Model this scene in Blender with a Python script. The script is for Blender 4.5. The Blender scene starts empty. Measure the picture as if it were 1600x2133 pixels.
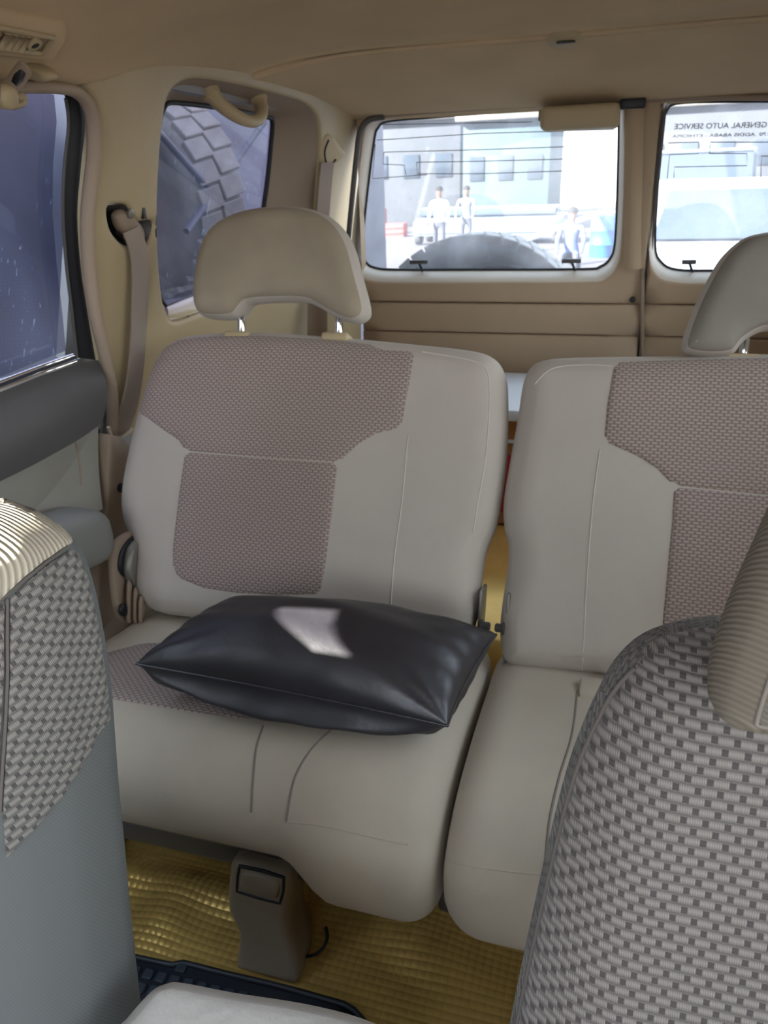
import bpy, bmesh, math, random
import numpy as np
from mathutils import Vector, Matrix
from mathutils.geometry import delaunay_2d_cdt
from mathutils.bvhtree import BVHTree

random.seed(4)
rng = np.random.default_rng(4)
SC = bpy.context.scene
COL = SC.collection

# ------------------------------------------------------------------ camera
F = 1600.0; PX, PY = 800.0, 1066.5
_X = np.array([5560, 494, -1600.]); _X /= np.linalg.norm(_X)
_Y = np.array([521, -686, 1600.]); _Y -= _X * (_X @ _Y); _Y /= np.linalg.norm(_Y)
_Z = np.cross(_X, _Y)
if _Z[1] > 0: _Z = -_Z
ROT = np.array([_X, _Y, _Z])            # image axes (right, down, forward) -> world
EYE = np.array([0., 0., 1.15])
cam = bpy.data.cameras.new('camera')
cam.sensor_fit = 'HORIZONTAL'; cam.sensor_width = 36.0; cam.lens = 36.0 * F / 1600.0
cam.clip_start = 0.02; cam.clip_end = 300
cam.dof.use_dof = True; cam.dof.focus_distance = 0.62; cam.dof.aperture_fstop = 20.0
camo = bpy.data.objects.new('camera', cam); COL.objects.link(camo)
m = Matrix.Identity(4)
for i in range(3):
    m[i][0] = ROT[i, 0]; m[i][1] = -ROT[i, 1]; m[i][2] = -ROT[i, 2]; m[i][3] = EYE[i]
camo.matrix_world = m
SC.camera = camo

# ------------------------------------------------------------------ sky, sun, exposure
SUN_EL, SUN_AZ = 27.0, -40.0
SUN_STRENGTH, SKY_STRENGTH, EXPOSURE = 17.0, 1.9, 1.9
SUN_DIR = Vector((math.cos(math.radians(SUN_EL)) * math.cos(math.radians(SUN_AZ)),
                  -math.cos(math.radians(SUN_EL)) * math.sin(math.radians(SUN_AZ)),
                  -math.sin(math.radians(SUN_EL))))
world = bpy.data.worlds.new('sky'); SC.world = world; world.use_nodes = True
nt = world.node_tree; nt.nodes.clear()
wo = nt.nodes.new('ShaderNodeOutputWorld'); bg = nt.nodes.new('ShaderNodeBackground')
tc = nt.nodes.new('ShaderNodeTexCoord'); sx = nt.nodes.new('ShaderNodeSeparateXYZ')
cr = nt.nodes.new('ShaderNodeValToRGB')
cr.color_ramp.elements[0].position = 0.0; cr.color_ramp.elements[0].color = (0.95, 0.97, 1.0, 1)
cr.color_ramp.elements[1].position = 0.8; cr.color_ramp.elements[1].color = (0.68, 0.82, 1.0, 1)
nt.links.new(tc.outputs['Generated'], sx.inputs[0]); nt.links.new(sx.outputs['Z'], cr.inputs[0])
nt.links.new(cr.outputs[0], bg.inputs[0]); bg.inputs[1].default_value = SKY_STRENGTH
nt.links.new(bg.outputs[0], wo.inputs[0])
sun = bpy.data.lights.new('sun', 'SUN'); sun.energy = SUN_STRENGTH; sun.angle = 0.0045
sun.color = (1.0, 0.94, 0.86)
suno = bpy.data.objects.new('sun', sun); COL.objects.link(suno)
suno.rotation_euler = SUN_DIR.to_track_quat('-Z', 'Y').to_euler(); suno.location = (-6, 3, 8)
vs = SC.view_settings
vs.view_transform = 'Standard'; vs.look = 'None'; vs.gamma = 1.0; vs.use_curve_mapping = False
vs.exposure = EXPOSURE
SC.cycles.use_denoising = True
SC.cycles.max_bounces = 12; SC.cycles.diffuse_bounces = 6; SC.cycles.transparent_max_bounces = 16
SC.cycles.caustics_reflective = False; SC.cycles.caustics_refractive = False
SC.cycles.sample_clamp_indirect = 6.0

# ------------------------------------------------------------------ pixel -> world helpers
def ray(p):
    return ROT @ np.array([p[0] - PX, p[1] - PY, F])
def hit(p, p0, n):
    d = ray(p); n = np.array(n, float); t = ((np.array(p0, float) - EYE) @ n) / (d @ n)
    return EYE + t * d
def atY(p, y): return hit(p, (0, y, 0), (0, 1, 0))
def atZ(p, z): return hit(p, (0, 0, z), (0, 0, 1))
def atX(p, x): return hit(p, (x, 0, 0), (1, 0, 0))

class Frame:
    """a plane with axes ex, ey and normal n; (u, v, h) are metres in it"""
    def __init__(s, o, ex, ey):
        s.o = np.array(o, float); s.ex = np.array(ex, float) / np.linalg.norm(ex)
        ey = np.array(ey, float); ey = ey - s.ex * (ey @ s.ex); s.ey = ey / np.linalg.norm(ey)
        s.n = np.cross(s.ex, s.ey)
    def uv(s, p, h=0.0):
        w = hit(p, s.o + s.n * h, s.n) - s.o
        return np.array([w @ s.ex, w @ s.ey])
    def uvs(s, ps, h=0.0): return np.array([s.uv(p, h) for p in ps])
    def w(s, u, v, h=0.0): return s.o + s.ex * u + s.ey * v + s.n * h
    def W(s, P, H):
        return s.o + P[:, :1] * s.ex + P[:, 1:2] * s.ey + np.asarray(H).reshape(-1, 1) * s.n

def resample(P, step, closed=True):
    P = np.asarray(P, float)
    if closed: P = np.vstack([P, P[:1]])
    L = np.linalg.norm(np.diff(P, axis=0), axis=1); out = []
    for i in range(len(L)):
        k = max(1, int(math.ceil(L[i] / step)))
        for j in range(k): out.append(P[i] + (P[i + 1] - P[i]) * j / k)
    if not closed: out.append(P[-1])
    return np.array(out)
def smooth(P, sub=6, closed=True):
    """Catmull-Rom through the points"""
    P = np.asarray(P, float); n = len(P); out = []
    for i in range(n if closed else n - 1):
        if closed: a, b, c, d = P[(i - 1) % n], P[i], P[(i + 1) % n], P[(i + 2) % n]
        else: a, b, c, d = P[max(i - 1, 0)], P[i], P[i + 1], P[min(i + 2, n - 1)]
        for j in range(sub):
            t = j / sub
            out.append(.5 * ((2 * b) + (c - a) * t + (2 * a - 5 * b + 4 * c - d) * t * t + (3 * b - a - 3 * c + d) * t ** 3))
    if not closed: out.append(P[-1])
    return np.array(out)
def area(P):
    x, y = P[:, 0], P[:, 1]
    return .5 * np.sum(x * np.roll(y, -1) - np.roll(x, -1) * y)
def ccw(P): return P if area(P) > 0 else P[::-1]
def inside(Q, P):
    r = np.zeros(len(Q), bool); n = len(P)
    for i in range(n):
        a, b = P[i], P[(i + 1) % n]
        c = (a[1] > Q[:, 1]) != (b[1] > Q[:, 1])
        with np.errstate(divide='ignore', invalid='ignore'):
            xi = (b[0] - a[0]) * (Q[:, 1] - a[1]) / (b[1] - a[1] if b[1] != a[1] else 1e-12) + a[0]
        r ^= c & (Q[:, 0] < xi)
    return r
def dist(Q, loops):
    """distance to, and nearest point on, the outlines"""
    best = np.full(len(Q), 1e9); near = np.zeros_like(Q)
    for P in loops:
        for i in range(len(P)):
            a, b = P[i], P[(i + 1) % len(P)]; ab = b - a; l2 = ab @ ab
            if l2 < 1e-14: continue
            t = np.clip(((Q - a) @ ab) / l2, 0, 1); q = a + t[:, None] * ab
            d = np.linalg.norm(Q - q, axis=1); k = d < best
            best[k] = d[k]; near[k] = q[k]
    return best, near
def cdt(outer, holes=(), step=.02, rings=()):
    loops = [ccw(resample(outer, step))] + [ccw(resample(h, step)) for h in holes]
    lo, hi = loops[0].min(0), loops[0].max(0)
    gx, gy = np.meshgrid(np.arange(lo[0], hi[0], step), np.arange(lo[1], hi[1], step))
    G = np.stack([gx.ravel(), gy.ravel()], 1)
    G += rng.uniform(-.08, .08, G.shape) * step
    def ok(Q, dmin):
        k = inside(Q, loops[0])
        for h in loops[1:]: k &= ~inside(Q, h)
        d, _ = dist(Q, loops)
        return k & (d > dmin)
    rmax = max(rings) if len(rings) else 0
    pts = [G[ok(G, rmax + step * .55)]]
    for r in rings:
        for li, L in enumerate(loops):
            T = np.roll(L, -1, 0) - np.roll(L, 1, 0); T /= np.linalg.norm(T, axis=1)[:, None] + 1e-12
            N = np.stack([-T[:, 1], T[:, 0]], 1) * (1 if li == 0 else -1)
            Q = L + N * r
            pts.append(Q[ok(Q, r * .97)])
    V = []; Ed = []
    for L in loops:
        b = len(V); V += [Vector(p) for p in L]; n = len(L)
        Ed += [(b + i, b + (i + 1) % n) for i in range(n)]
    nb = len(V)
    V += [Vector(p) for q in pts for p in q]
    v2, e2, f2, *_ = delaunay_2d_cdt(V, Ed, [], 0, 1e-7)
    P = np.array([tuple(v) for v in v2]); T = np.array([f for f in f2 if len(f) == 3])
    C = P[T].mean(1); k = inside(C, loops[0])
    for h in loops[1:]: k &= ~inside(C, h)
    T = T[k]
    a = P[T]; s = (a[:, 1, 0] - a[:, 0, 0]) * (a[:, 2, 1] - a[:, 0, 1]) - (a[:, 1, 1] - a[:, 0, 1]) * (a[:, 2, 0] - a[:, 0, 0])
    T[s < 0] = T[s < 0][:, ::-1]
    d, q = dist(P, loops)
    return P, T, d, q, loops

# ------------------------------------------------------------------ object helpers
def empty(name, label, cat, loc, group=None, kind=None):
    o = bpy.data.objects.new(name, None); COL.objects.link(o); o.location = tuple(loc)
    o.empty_display_size = .05
    return tag(o, label, cat, group, kind)
def tag(o, label=None, cat=None, group=None, kind=None):
    if label: o['label'] = label
    if cat: o['category'] = cat
    if group: o['group'] = group
    if kind: o['kind'] = kind
    return o
def root_offset(p):
    v = Vector((0, 0, 0))
    while p is not None: v += p.location; p = p.parent
    return v
def mk(name, V, Fs, mat, parent=None, smooth_=True, uv=None, label=None):
    """one mesh object, vertices given in world metres"""
    off = root_offset(parent)
    me = bpy.data.meshes.new(name)
    V = np.asarray(V, float) - np.array(off)
    me.from_pydata([tuple(v) for v in V], [], [tuple(int(i) for i in f) for f in Fs])
    if mat is not None: me.materials.append(mat)
    if uv is not None:
        l = me.uv_layers.new(name='UVMap')
        idx = np.zeros(len(me.loops), int); me.loops.foreach_get('vertex_index', idx)
        l.data.foreach_set('uv', np.asarray(uv, np.float32)[idx].ravel())
    me.polygons.foreach_set('use_smooth', [smooth_] * len(me.polygons))
    me.update()
    o = bpy.data.objects.new(name, me); COL.objects.link(o)
    if parent is not None: o.parent = parent
    if label: o['label'] = label
    return o
def mk_bm(name, bm, mat, parent=None, smooth_=False, label=None):
    bmesh.ops.recalc_face_normals(bm, faces=bm.faces)
    V = [tuple(v.co) for v in bm.verts]; bm.verts.index_update()
    Fs = [[v.index for v in f.verts] for f in bm.faces]
    bm.free()
    o = mk(name, V, Fs, mat, parent, smooth_, label=label)
    if smooth_: sharp(o)
    return o
def sharp(o, ang=40):
    me = o.data; bm = bmesh.new(); bm.from_mesh(me)
    for e in bm.edges:
        if len(e.link_faces) == 2 and e.calc_face_angle(0) > math.radians(ang): e.smooth = False
    bm.to_mesh(me); bm.free()
def bm_box(bm, c, s, rot=None, bev=0.0, seg=2):
    mt = Matrix.Translation(Vector(c)) @ (rot.to_4x4() if rot else Matrix.Identity(4)) @ Matrix.Diagonal((*s, 1))
    r = bmesh.ops.create_cube(bm, size=1.0, matrix=mt)
    if bev > 0:
        es = list({e for v in r['verts'] for e in v.link_edges})
        bmesh.ops.bevel(bm, geom=es, offset=bev, segments=seg, affect='EDGES', profile=.5)
def box(name, c, s, mat, parent=None, rot=None, bev=0.004, seg=2, label=None):
    bm = bmesh.new(); bm_box(bm, c, s, rot, bev, seg)
    return mk_bm(name, bm, mat, parent, bev > 0, label)
def sweep(pts, r, n=8, closed=False, rads=None, flat=1.0, up=None):
    """tube along points; flat<1 squashes it along the second axis"""
    P = np.asarray(pts, float); N = len(P)
    T = (np.roll(P, -1, 0) - np.roll(P, 1, 0)) if closed else np.gradient(P, axis=0)
    T /= np.linalg.norm(T, axis=1)[:, None] + 1e-12
    a = np.array(up if up is not None else ((0, 0, 1) if abs(T[0][2]) < .9 else (1, 0, 0)), float)
    V = []; Fs = []; uv = []; s = 0
    for i in range(N):
        a = a - T[i] * (a @ T[i]); a /= np.linalg.norm(a) + 1e-12; b = np.cross(T[i], a)
        rr = r if rads is None else rads[i]
        if i: s += np.linalg.norm(P[i] - P[i - 1])
        for k in range(n):
            t = 2 * math.pi * k / n
            V.append(P[i] + rr * (math.cos(t) * a * flat + math.sin(t) * b)); uv.append((s, t * r))
    for i in range(N if closed else N - 1):
        j = (i + 1) % N
        for k in range(n): Fs.append((i * n + k, j * n + k, j * n + (k + 1) % n, i * n + (k + 1) % n))
    if not closed: Fs += [tuple(range(n))[::-1], tuple((N - 1) * n + k for k in range(n))]
    Fs = [f[::-1] for f in Fs]
    return V, Fs, uv
def tube(name, pts, r, mat, parent=None, n=8, closed=False, rads=None, flat=1.0, up=None, label=None):
    V, Fs, uv = sweep(pts, r, n, closed, rads, flat, up)
    return mk(name, V, Fs, mat, parent, True, uv, label)
def ruled(name, A, B, mat, parent=None, nb=1, bulge=0.0, bdir=(1, 0, 0), closed=False, label=None, curve=None):
    """surface between two polylines of equal length"""
    A, B = np.asarray(A), np.asarray(B); n = len(A); V = []; Fs = []; uv = []
    bdir = np.array(bdir, float)
    for i in range(n):
        for j in range(nb + 1):
            t = j / nb; h = curve(t) if curve else math.sin(math.pi * t)
            V.append(A[i] * (1 - t) + B[i] * t + bdir * bulge * h); uv.append((t, i / n))
    for i in range(n if closed else n - 1):
        k = (i + 1) % n
        for j in range(nb): Fs.append((i * (nb + 1) + j, k * (nb + 1) + j, k * (nb + 1) + j + 1, i * (nb + 1) + j + 1))
    return mk(name, V, Fs, mat, parent, True, uv, label)
def lathe(name, prof, c, axis, mat, parent=None, n=24, label=None):
    """profile (radius, along axis) turned about the axis through c"""
    ax = Vector(axis).normalized(); q = Vector((0, 0, 1)).rotation_difference(ax); c = Vector(c)
    V = []; Fs = []
    for r, h in prof:
        for k in range(n):
            t = 2 * math.pi * k / n
            V.append(tuple(c + q @ Vector((r * math.cos(t), r * math.sin(t), h))))
    for i in range(len(prof) - 1):
        for k in range(n): Fs.append((i * n + k, i * n + (k + 1) % n, (i + 1) * n + (k + 1) % n, (i + 1) * n + k))
    Fs += [tuple(range(n))[::-1], tuple((len(prof) - 1) * n + k for k in range(n))]
    o = mk(name, V, Fs, mat, parent, True, label=label); sharp(o, 50); return o

def dome(d, r): return np.sqrt(np.clip(1 - (1 - np.minimum(d / r, 1)) ** 2, 0, 1))
def ring_list(r, k=5): return [r * (1 - math.cos(math.radians(90 * i / k))) for i in range(1, k + 1)]
def arc_uv(P, d, q, r):
    dd = np.minimum(d, r); th = np.arccos(np.clip(1 - dd / r, -1, 1))
    ext = r * (math.pi / 2 - th) - (r - dd)
    o = q - P; o /= (np.linalg.norm(o, axis=1)[:, None] + 1e-9)
    return P + o * ext[:, None]
def slab(name, fr, outline, hf, rf, hb, rb, mat, parent=None, step=.02, extra=None, label=None, bvh=False):
    """a padded block: the outline is its silhouette in the frame, hf / hb its depth in front and behind"""
    P, T, d, q, loops = cdt(outline, (), step, sorted(set(ring_list(rf) + ([] if abs(rb - rf) < 1e-6 else ring_list(rb, 3)))))
    Hf = hf * dome(d, rf) + (extra(P, d) if extra else 0)
    Hb = -hb * dome(d, rb)
    n = len(P); back = np.where(d < 1e-7)[0]; mp = np.arange(n, 2 * n); mp[back] = back
    V = np.vstack([fr.W(P, Hf), fr.W(P, Hb)])
    Fs = np.vstack([T, mp[T][:, ::-1]])
    U = arc_uv(P, d, q, rf)
    o = mk(name, V, Fs, mat, parent, True, np.vstack([U, U]), label)
    return o
def patch(name, fr, outline, body_outline, hf, rf, mat, parent=None, lift=.0025, edge=.007, step=.012, extra=None, label=None, hole=()):
    """a sewn panel lying on the front of a slab, its edges tucked in"""
    P, T, d, q, loops = cdt(outline, hole, step, [edge * .35, edge])
    D, Q = dist(P, [np.asarray(body_outline)]); D[~inside(P, np.asarray(body_outline))] = 0
    H = hf * dome(D, rf) + (extra(P, D) if extra else 0) + lift * (2 * dome(d, edge) - 1.0)
    return mk(name, fr.W(P, H), T, mat, parent, True, arc_uv(P, D, Q, rf), label)
_bv = {}
def bvh(o):
    if o.name not in _bv:
        off = root_offset(o.parent)
        me = o.data
        _bv[o.name] = BVHTree.FromPolygons([v.co + off for v in me.vertices], [p.vertices[:] for p in me.polygons])
    return _bv[o.name]
def drape(ps, o, lift=0.0, sub=6, smooth_=True):
    """pixels -> points lying on a mesh"""
    ps = smooth(ps, sub, False) if smooth_ else resample(ps, 8, False)
    out = []; t = bvh(o)
    for p in ps:
        d = Vector(ray(p)).normalized(); h, nn, *_ = t.ray_cast(Vector(EYE), d)
        if h is not None:
            if nn.dot(d) > 0: nn = -nn
            out.append(np.array(h + nn * lift))
    return np.array(out)
def seam(ps, o, mat, parent, r=.0012, name='seam', lift=0.0002, smooth_=True):
    P = drape(ps, o, lift, 6, smooth_)
    if len(P) > 2: return tube(name, P, r, mat, parent, 6)
def panel(name, fr, outline, thick, mat, parent=None, holes=(), bev=.006, step=.05, label=None, bulge=None):
    """flat sheet of trim with rolled edges, its face at h = 0 and its body behind"""
    P, T, d, q, loops = cdt(outline, holes, step, ring_list(bev, 3))
    H = bev * dome(d, bev) - bev + (bulge(P, d) if bulge else 0)
    n = len(P); nb = sum(len(l) for l in loops)
    V = list(fr.W(P, H)); Fs = [tuple(t) for t in T]
    # skirt
    for L in loops:
        base = len(V); k = len(L)
        ix = [int(np.argmin(((P - p) ** 2).sum(1))) for p in L]
        V += list(fr.W(L, np.full(k, -thick)))
        for i in range(k):
            j = (i + 1) % k
            Fs.append((ix[i], base + i, base + j, ix[j]))
    o = mk(name, V, Fs, mat, parent, True, None, label)
    bm = bmesh.new(); bm.from_mesh(o.data); bmesh.ops.recalc_face_normals(bm, faces=bm.faces); bm.to_mesh(o.data); bm.free()
    sharp(o, 50)
    return o

# ------------------------------------------------------------------ materials
class NT:
    def __init__(s, name):
        s.m = bpy.data.materials.new(name); s.m.use_nodes = True; s.t = s.m.node_tree; s.t.nodes.clear()
        s.out = s.t.nodes.new('ShaderNodeOutputMaterial')
    def n(s, k, **kw):
        o = s.t.nodes.new('ShaderNode' + k)
        for a, b in kw.items(): setattr(o, a, b)
        return o
    def l(s, a, b): s.t.links.new(a, b)
    def math(s, op, a, b=None, c=None):
        o = s.n('Math', operation=op)
        for i, x in enumerate((a, b, c)):
            if x is None: continue
            if isinstance(x, (int, float)): o.inputs[i].default_value = x
            else: s.l(x, o.inputs[i])
        return o.outputs[0]
    def mix(s, f, a, b):
        o = s.n('Mix', data_type='RGBA')
        for i, x in ((0, f), (6, a), (7, b)):
            if isinstance(x, (int, float)): o.inputs[i].default_value = x
            elif isinstance(x, tuple): o.inputs[i].default_value = (*x, 1)
            else: s.l(x, o.inputs[i])
        return o.outputs[2]
def P(name, col, rough=.6, metal=0.0, spec=.5, var=.12, vscale=6.0, bump=0.0, bscale=300.0, col2=None, coat=0.0, sheen=0.0):
    """principled surface with a little colour variation and fine relief"""
    t = NT(name); b = t.n('BsdfPrincipled'); tc = t.n('TexCoord')
    nz = t.n('TexNoise'); nz.inputs['Scale'].default_value = vscale; nz.inputs['Detail'].default_value = 5
    t.l(tc.outputs['Object'], nz.inputs['Vector'])
    c2 = col2 or tuple(c * (1 - var) for c in col)
    mr = t.n('MapRange'); mr.inputs[1].default_value = .35; mr.inputs[2].default_value = .68
    t.l(nz.outputs[0], mr.inputs[0])
    t.l(t.mix(mr.outputs[0], col, c2), b.inputs['Base Color'])
    b.inputs['Roughness'].default_value = rough; b.inputs['Metallic'].default_value = metal
    b.inputs['Specular IOR Level'].default_value = spec
    b.inputs['Coat Weight'].default_value = coat
    b.inputs['Sheen Weight'].default_value = sheen
    if bump > 0:
        n2 = t.n('TexNoise'); n2.inputs['Scale'].default_value = bscale; n2.inputs['Detail'].default_value = 3
        t.l(tc.outputs['Object'], n2.inputs['Vector'])
        bp = t.n('Bump'); bp.inputs['Strength'].default_value = bump; bp.inputs['Distance'].default_value = .001
        t.l(n2.outputs[0], bp.inputs['Height']); t.l(bp.outputs[0], b.inputs['Normal'])
    t.l(b.outputs[0], t.out.inputs[0])
    return t.m
def woven(name, light, dark, period=.0125, rot=0.0, ratio=.435, bump=.6):
    """rows of ribbed light thread with dark squares in half-drop, from the sewn panel's own flat coordinates"""
    t = NT(name); b = t.n('BsdfPrincipled'); uv = t.n('UVMap')
    mp = t.n('Mapping'); mp.inputs['Rotation'].default_value = (0, 0, rot)
    t.l(uv.outputs[0], mp.inputs[0])
    nz = t.n('TexNoise'); nz.inputs['Scale'].default_value = 9; t.l(uv.outputs[0], nz.inputs['Vector'])
    s = t.n('SeparateXYZ'); t.l(mp.outputs[0], s.inputs[0])
    wob = t.math('MULTIPLY', t.math('SUBTRACT', nz.outputs[0], .5), .5)
    V = t.math('ADD', t.math('DIVIDE', s.outputs[1], period * ratio), wob)
    row = t.math('FLOOR', V); fv = t.math('FRACT', V)
    U = t.math('ADD', t.math('DIVIDE', s.outputs[0], period), t.math('MULTIPLY', row, .5))
    fu = t.math('FRACT', U)
    sq = t.math('MULTIPLY', t.math('LESS_THAN', fu, .30), t.math('MULTIPLY', t.math('GREATER_THAN', fv, .16), t.math('LESS_THAN', fv, .84)))
    rib = t.math('SINE', t.math('MULTIPLY', fv, math.pi))
    th = t.math('SINE', t.math('MULTIPLY', U, 2 * math.pi * 9))
    thl = t.math('MULTIPLY', t.math('MULTIPLY', th, .16), t.math('SUBTRACT', 1.0, sq))
    thv = t.math('MULTIPLY', t.math('SINE', t.math('MULTIPLY', V, 2 * math.pi * 4)), t.math('MULTIPLY', sq, .12))
    h = t.math('ADD', t.math('ADD', rib, t.math('ADD', thl, thv)), t.math('MULTIPLY', sq, -.25))
    gap = t.math('MULTIPLY', t.math('POWER', t.math('SUBTRACT', 1.0, rib), .8), 1.0)
    lt = t.mix(gap, light, tuple(c * .42 for c in light))
    lt = t.mix(t.math('MULTIPLY', t.math('ADD', th, 1.0), .13), lt, tuple(c * .6 for c in light))
    t.l(t.mix(sq, lt, dark), b.inputs['Base Color'])
    b.inputs['Roughness'].default_value = .85; b.inputs['Specular IOR Level'].default_value = .2
    b.inputs['Sheen Weight'].default_value = .15
    bp = t.n('Bump'); bp.inputs['Strength'].default_value = bump; bp.inputs['Distance'].default_value = period * .12
    t.l(h, bp.inputs['Height']); t.l(bp.outputs[0], b.inputs['Normal'])
    t.l(b.outputs[0], t.out.inputs[0])
    return t.m
def ribbed(name, col, period=.0035, k=(0, 0, 1), var=.12, bump=.5, dark=.55):
    """fine corded cloth"""
    t = NT(name); b = t.n('BsdfPrincipled'); uv = t.n('TexCoord')
    kk = Vector(k).normalized(); dp = t.n('VectorMath', operation='DOT_PRODUCT'); dp.inputs[1].default_value = kk
    t.l(uv.outputs['Object'], dp.inputs[0])
    nz = t.n('TexNoise'); nz.inputs['Scale'].default_value = 14; t.l(uv.outputs['Object'], nz.inputs['Vector'])
    V = t.math('ADD', t.math('DIVIDE', dp.outputs['Value'], period), t.math('MULTIPLY', t.math('SUBTRACT', nz.outputs[0], .5), .8))
    w = t.math('SINE', t.math('MULTIPLY', V, 2 * math.pi))
    k = t.math('MULTIPLY', t.math('SUBTRACT', 1.0, w), .5 * dark)
    t.l(t.mix(k, col, tuple(c * .55 for c in col)), b.inputs['Base Color'])
    b.inputs['Roughness'].default_value = .85; b.inputs['Specular IOR Level'].default_value = .2
    bp = t.n('Bump'); bp.inputs['Strength'].default_value = bump; bp.inputs['Distance'].default_value = period * .2
    t.l(w, bp.inputs['Height']); t.l(bp.outputs[0], b.inputs['Normal'])
    t.l(b.outputs[0], t.out.inputs[0])
    return t.m
def glass(name, tint, dust=.05, dcol=(.9, .93, 1.0), scratch=0.0, spec=.06):
    """a pane: tinted straight-through light, a mirror film and dust lit by whatever falls on it"""
    t = NT(name); tr = t.n('BsdfTransparent'); tr.inputs[0].default_value = (*tint, 1)
    gl = t.n('BsdfGlossy'); gl.inputs['Roughness'].default_value = .03
    fr = t.n('Fresnel'); fr.inputs[0].default_value = 1.45
    m1 = t.n('MixShader'); t.l(t.math('MULTIPLY', fr.outputs[0], spec / .04), m1.inputs[0]); t.l(tr.outputs[0], m1.inputs[1]); t.l(gl.outputs[0], m1.inputs[2])
    df = t.n('BsdfDiffuse'); df.inputs[0].default_value = (*dcol, 1)
    tl = t.n('BsdfTranslucent'); tl.inputs[0].default_value = (*dcol, 1)
    ad = t.n('MixShader'); ad.inputs[0].default_value = .5; t.l(df.outputs[0], ad.inputs[1]); t.l(tl.outputs[0], ad.inputs[2])
    tc = t.n('TexCoord'); nz = t.n('TexNoise'); nz.inputs['Scale'].default_value = 5; nz.inputs['Detail'].default_value = 6
    t.l(tc.outputs['Object'], nz.inputs['Vector'])
    f = t.math('MULTIPLY', t.math('POWER', nz.outputs[0], 2.0), dust * 4)
    if scratch > 0:
        mp = t.n('Mapping'); mp.inputs['Scale'].default_value = (60, 160, 35); mp.inputs['Rotation'].default_value = (.5, 0, 0)
        t.l(tc.outputs['Object'], mp.inputs[0])
        n2 = t.n('TexNoise'); n2.inputs['Scale'].default_value = 1; n2.inputs['Detail'].default_value = 4; t.l(mp.outputs[0], n2.inputs['Vector'])
        mr = t.n('MapRange'); mr.inputs[1].default_value = .63; mr.inputs[2].default_value = .8; t.l(n2.outputs[0], mr.inputs[0])
        n3 = t.n('TexNoise'); n3.inputs['Scale'].default_value = 9; t.l(tc.outputs['Object'], n3.inputs['Vector'])
        m3 = t.n('MapRange'); m3.inputs[1].default_value = .45; m3.inputs[2].default_value = .65; t.l(n3.outputs[0], m3.inputs[0])
        f = t.math('ADD', f, t.math('MULTIPLY', t.math('MULTIPLY', mr.outputs[0], m3.outputs[0]), scratch))
    m2 = t.n('MixShader'); t.l(f, m2.inputs[0]); t.l(m1.outputs[0], m2.inputs[1]); t.l(ad.outputs[0], m2.inputs[2])
    t.l(m2.outputs[0], t.out.inputs[0])
    return t.m

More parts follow.
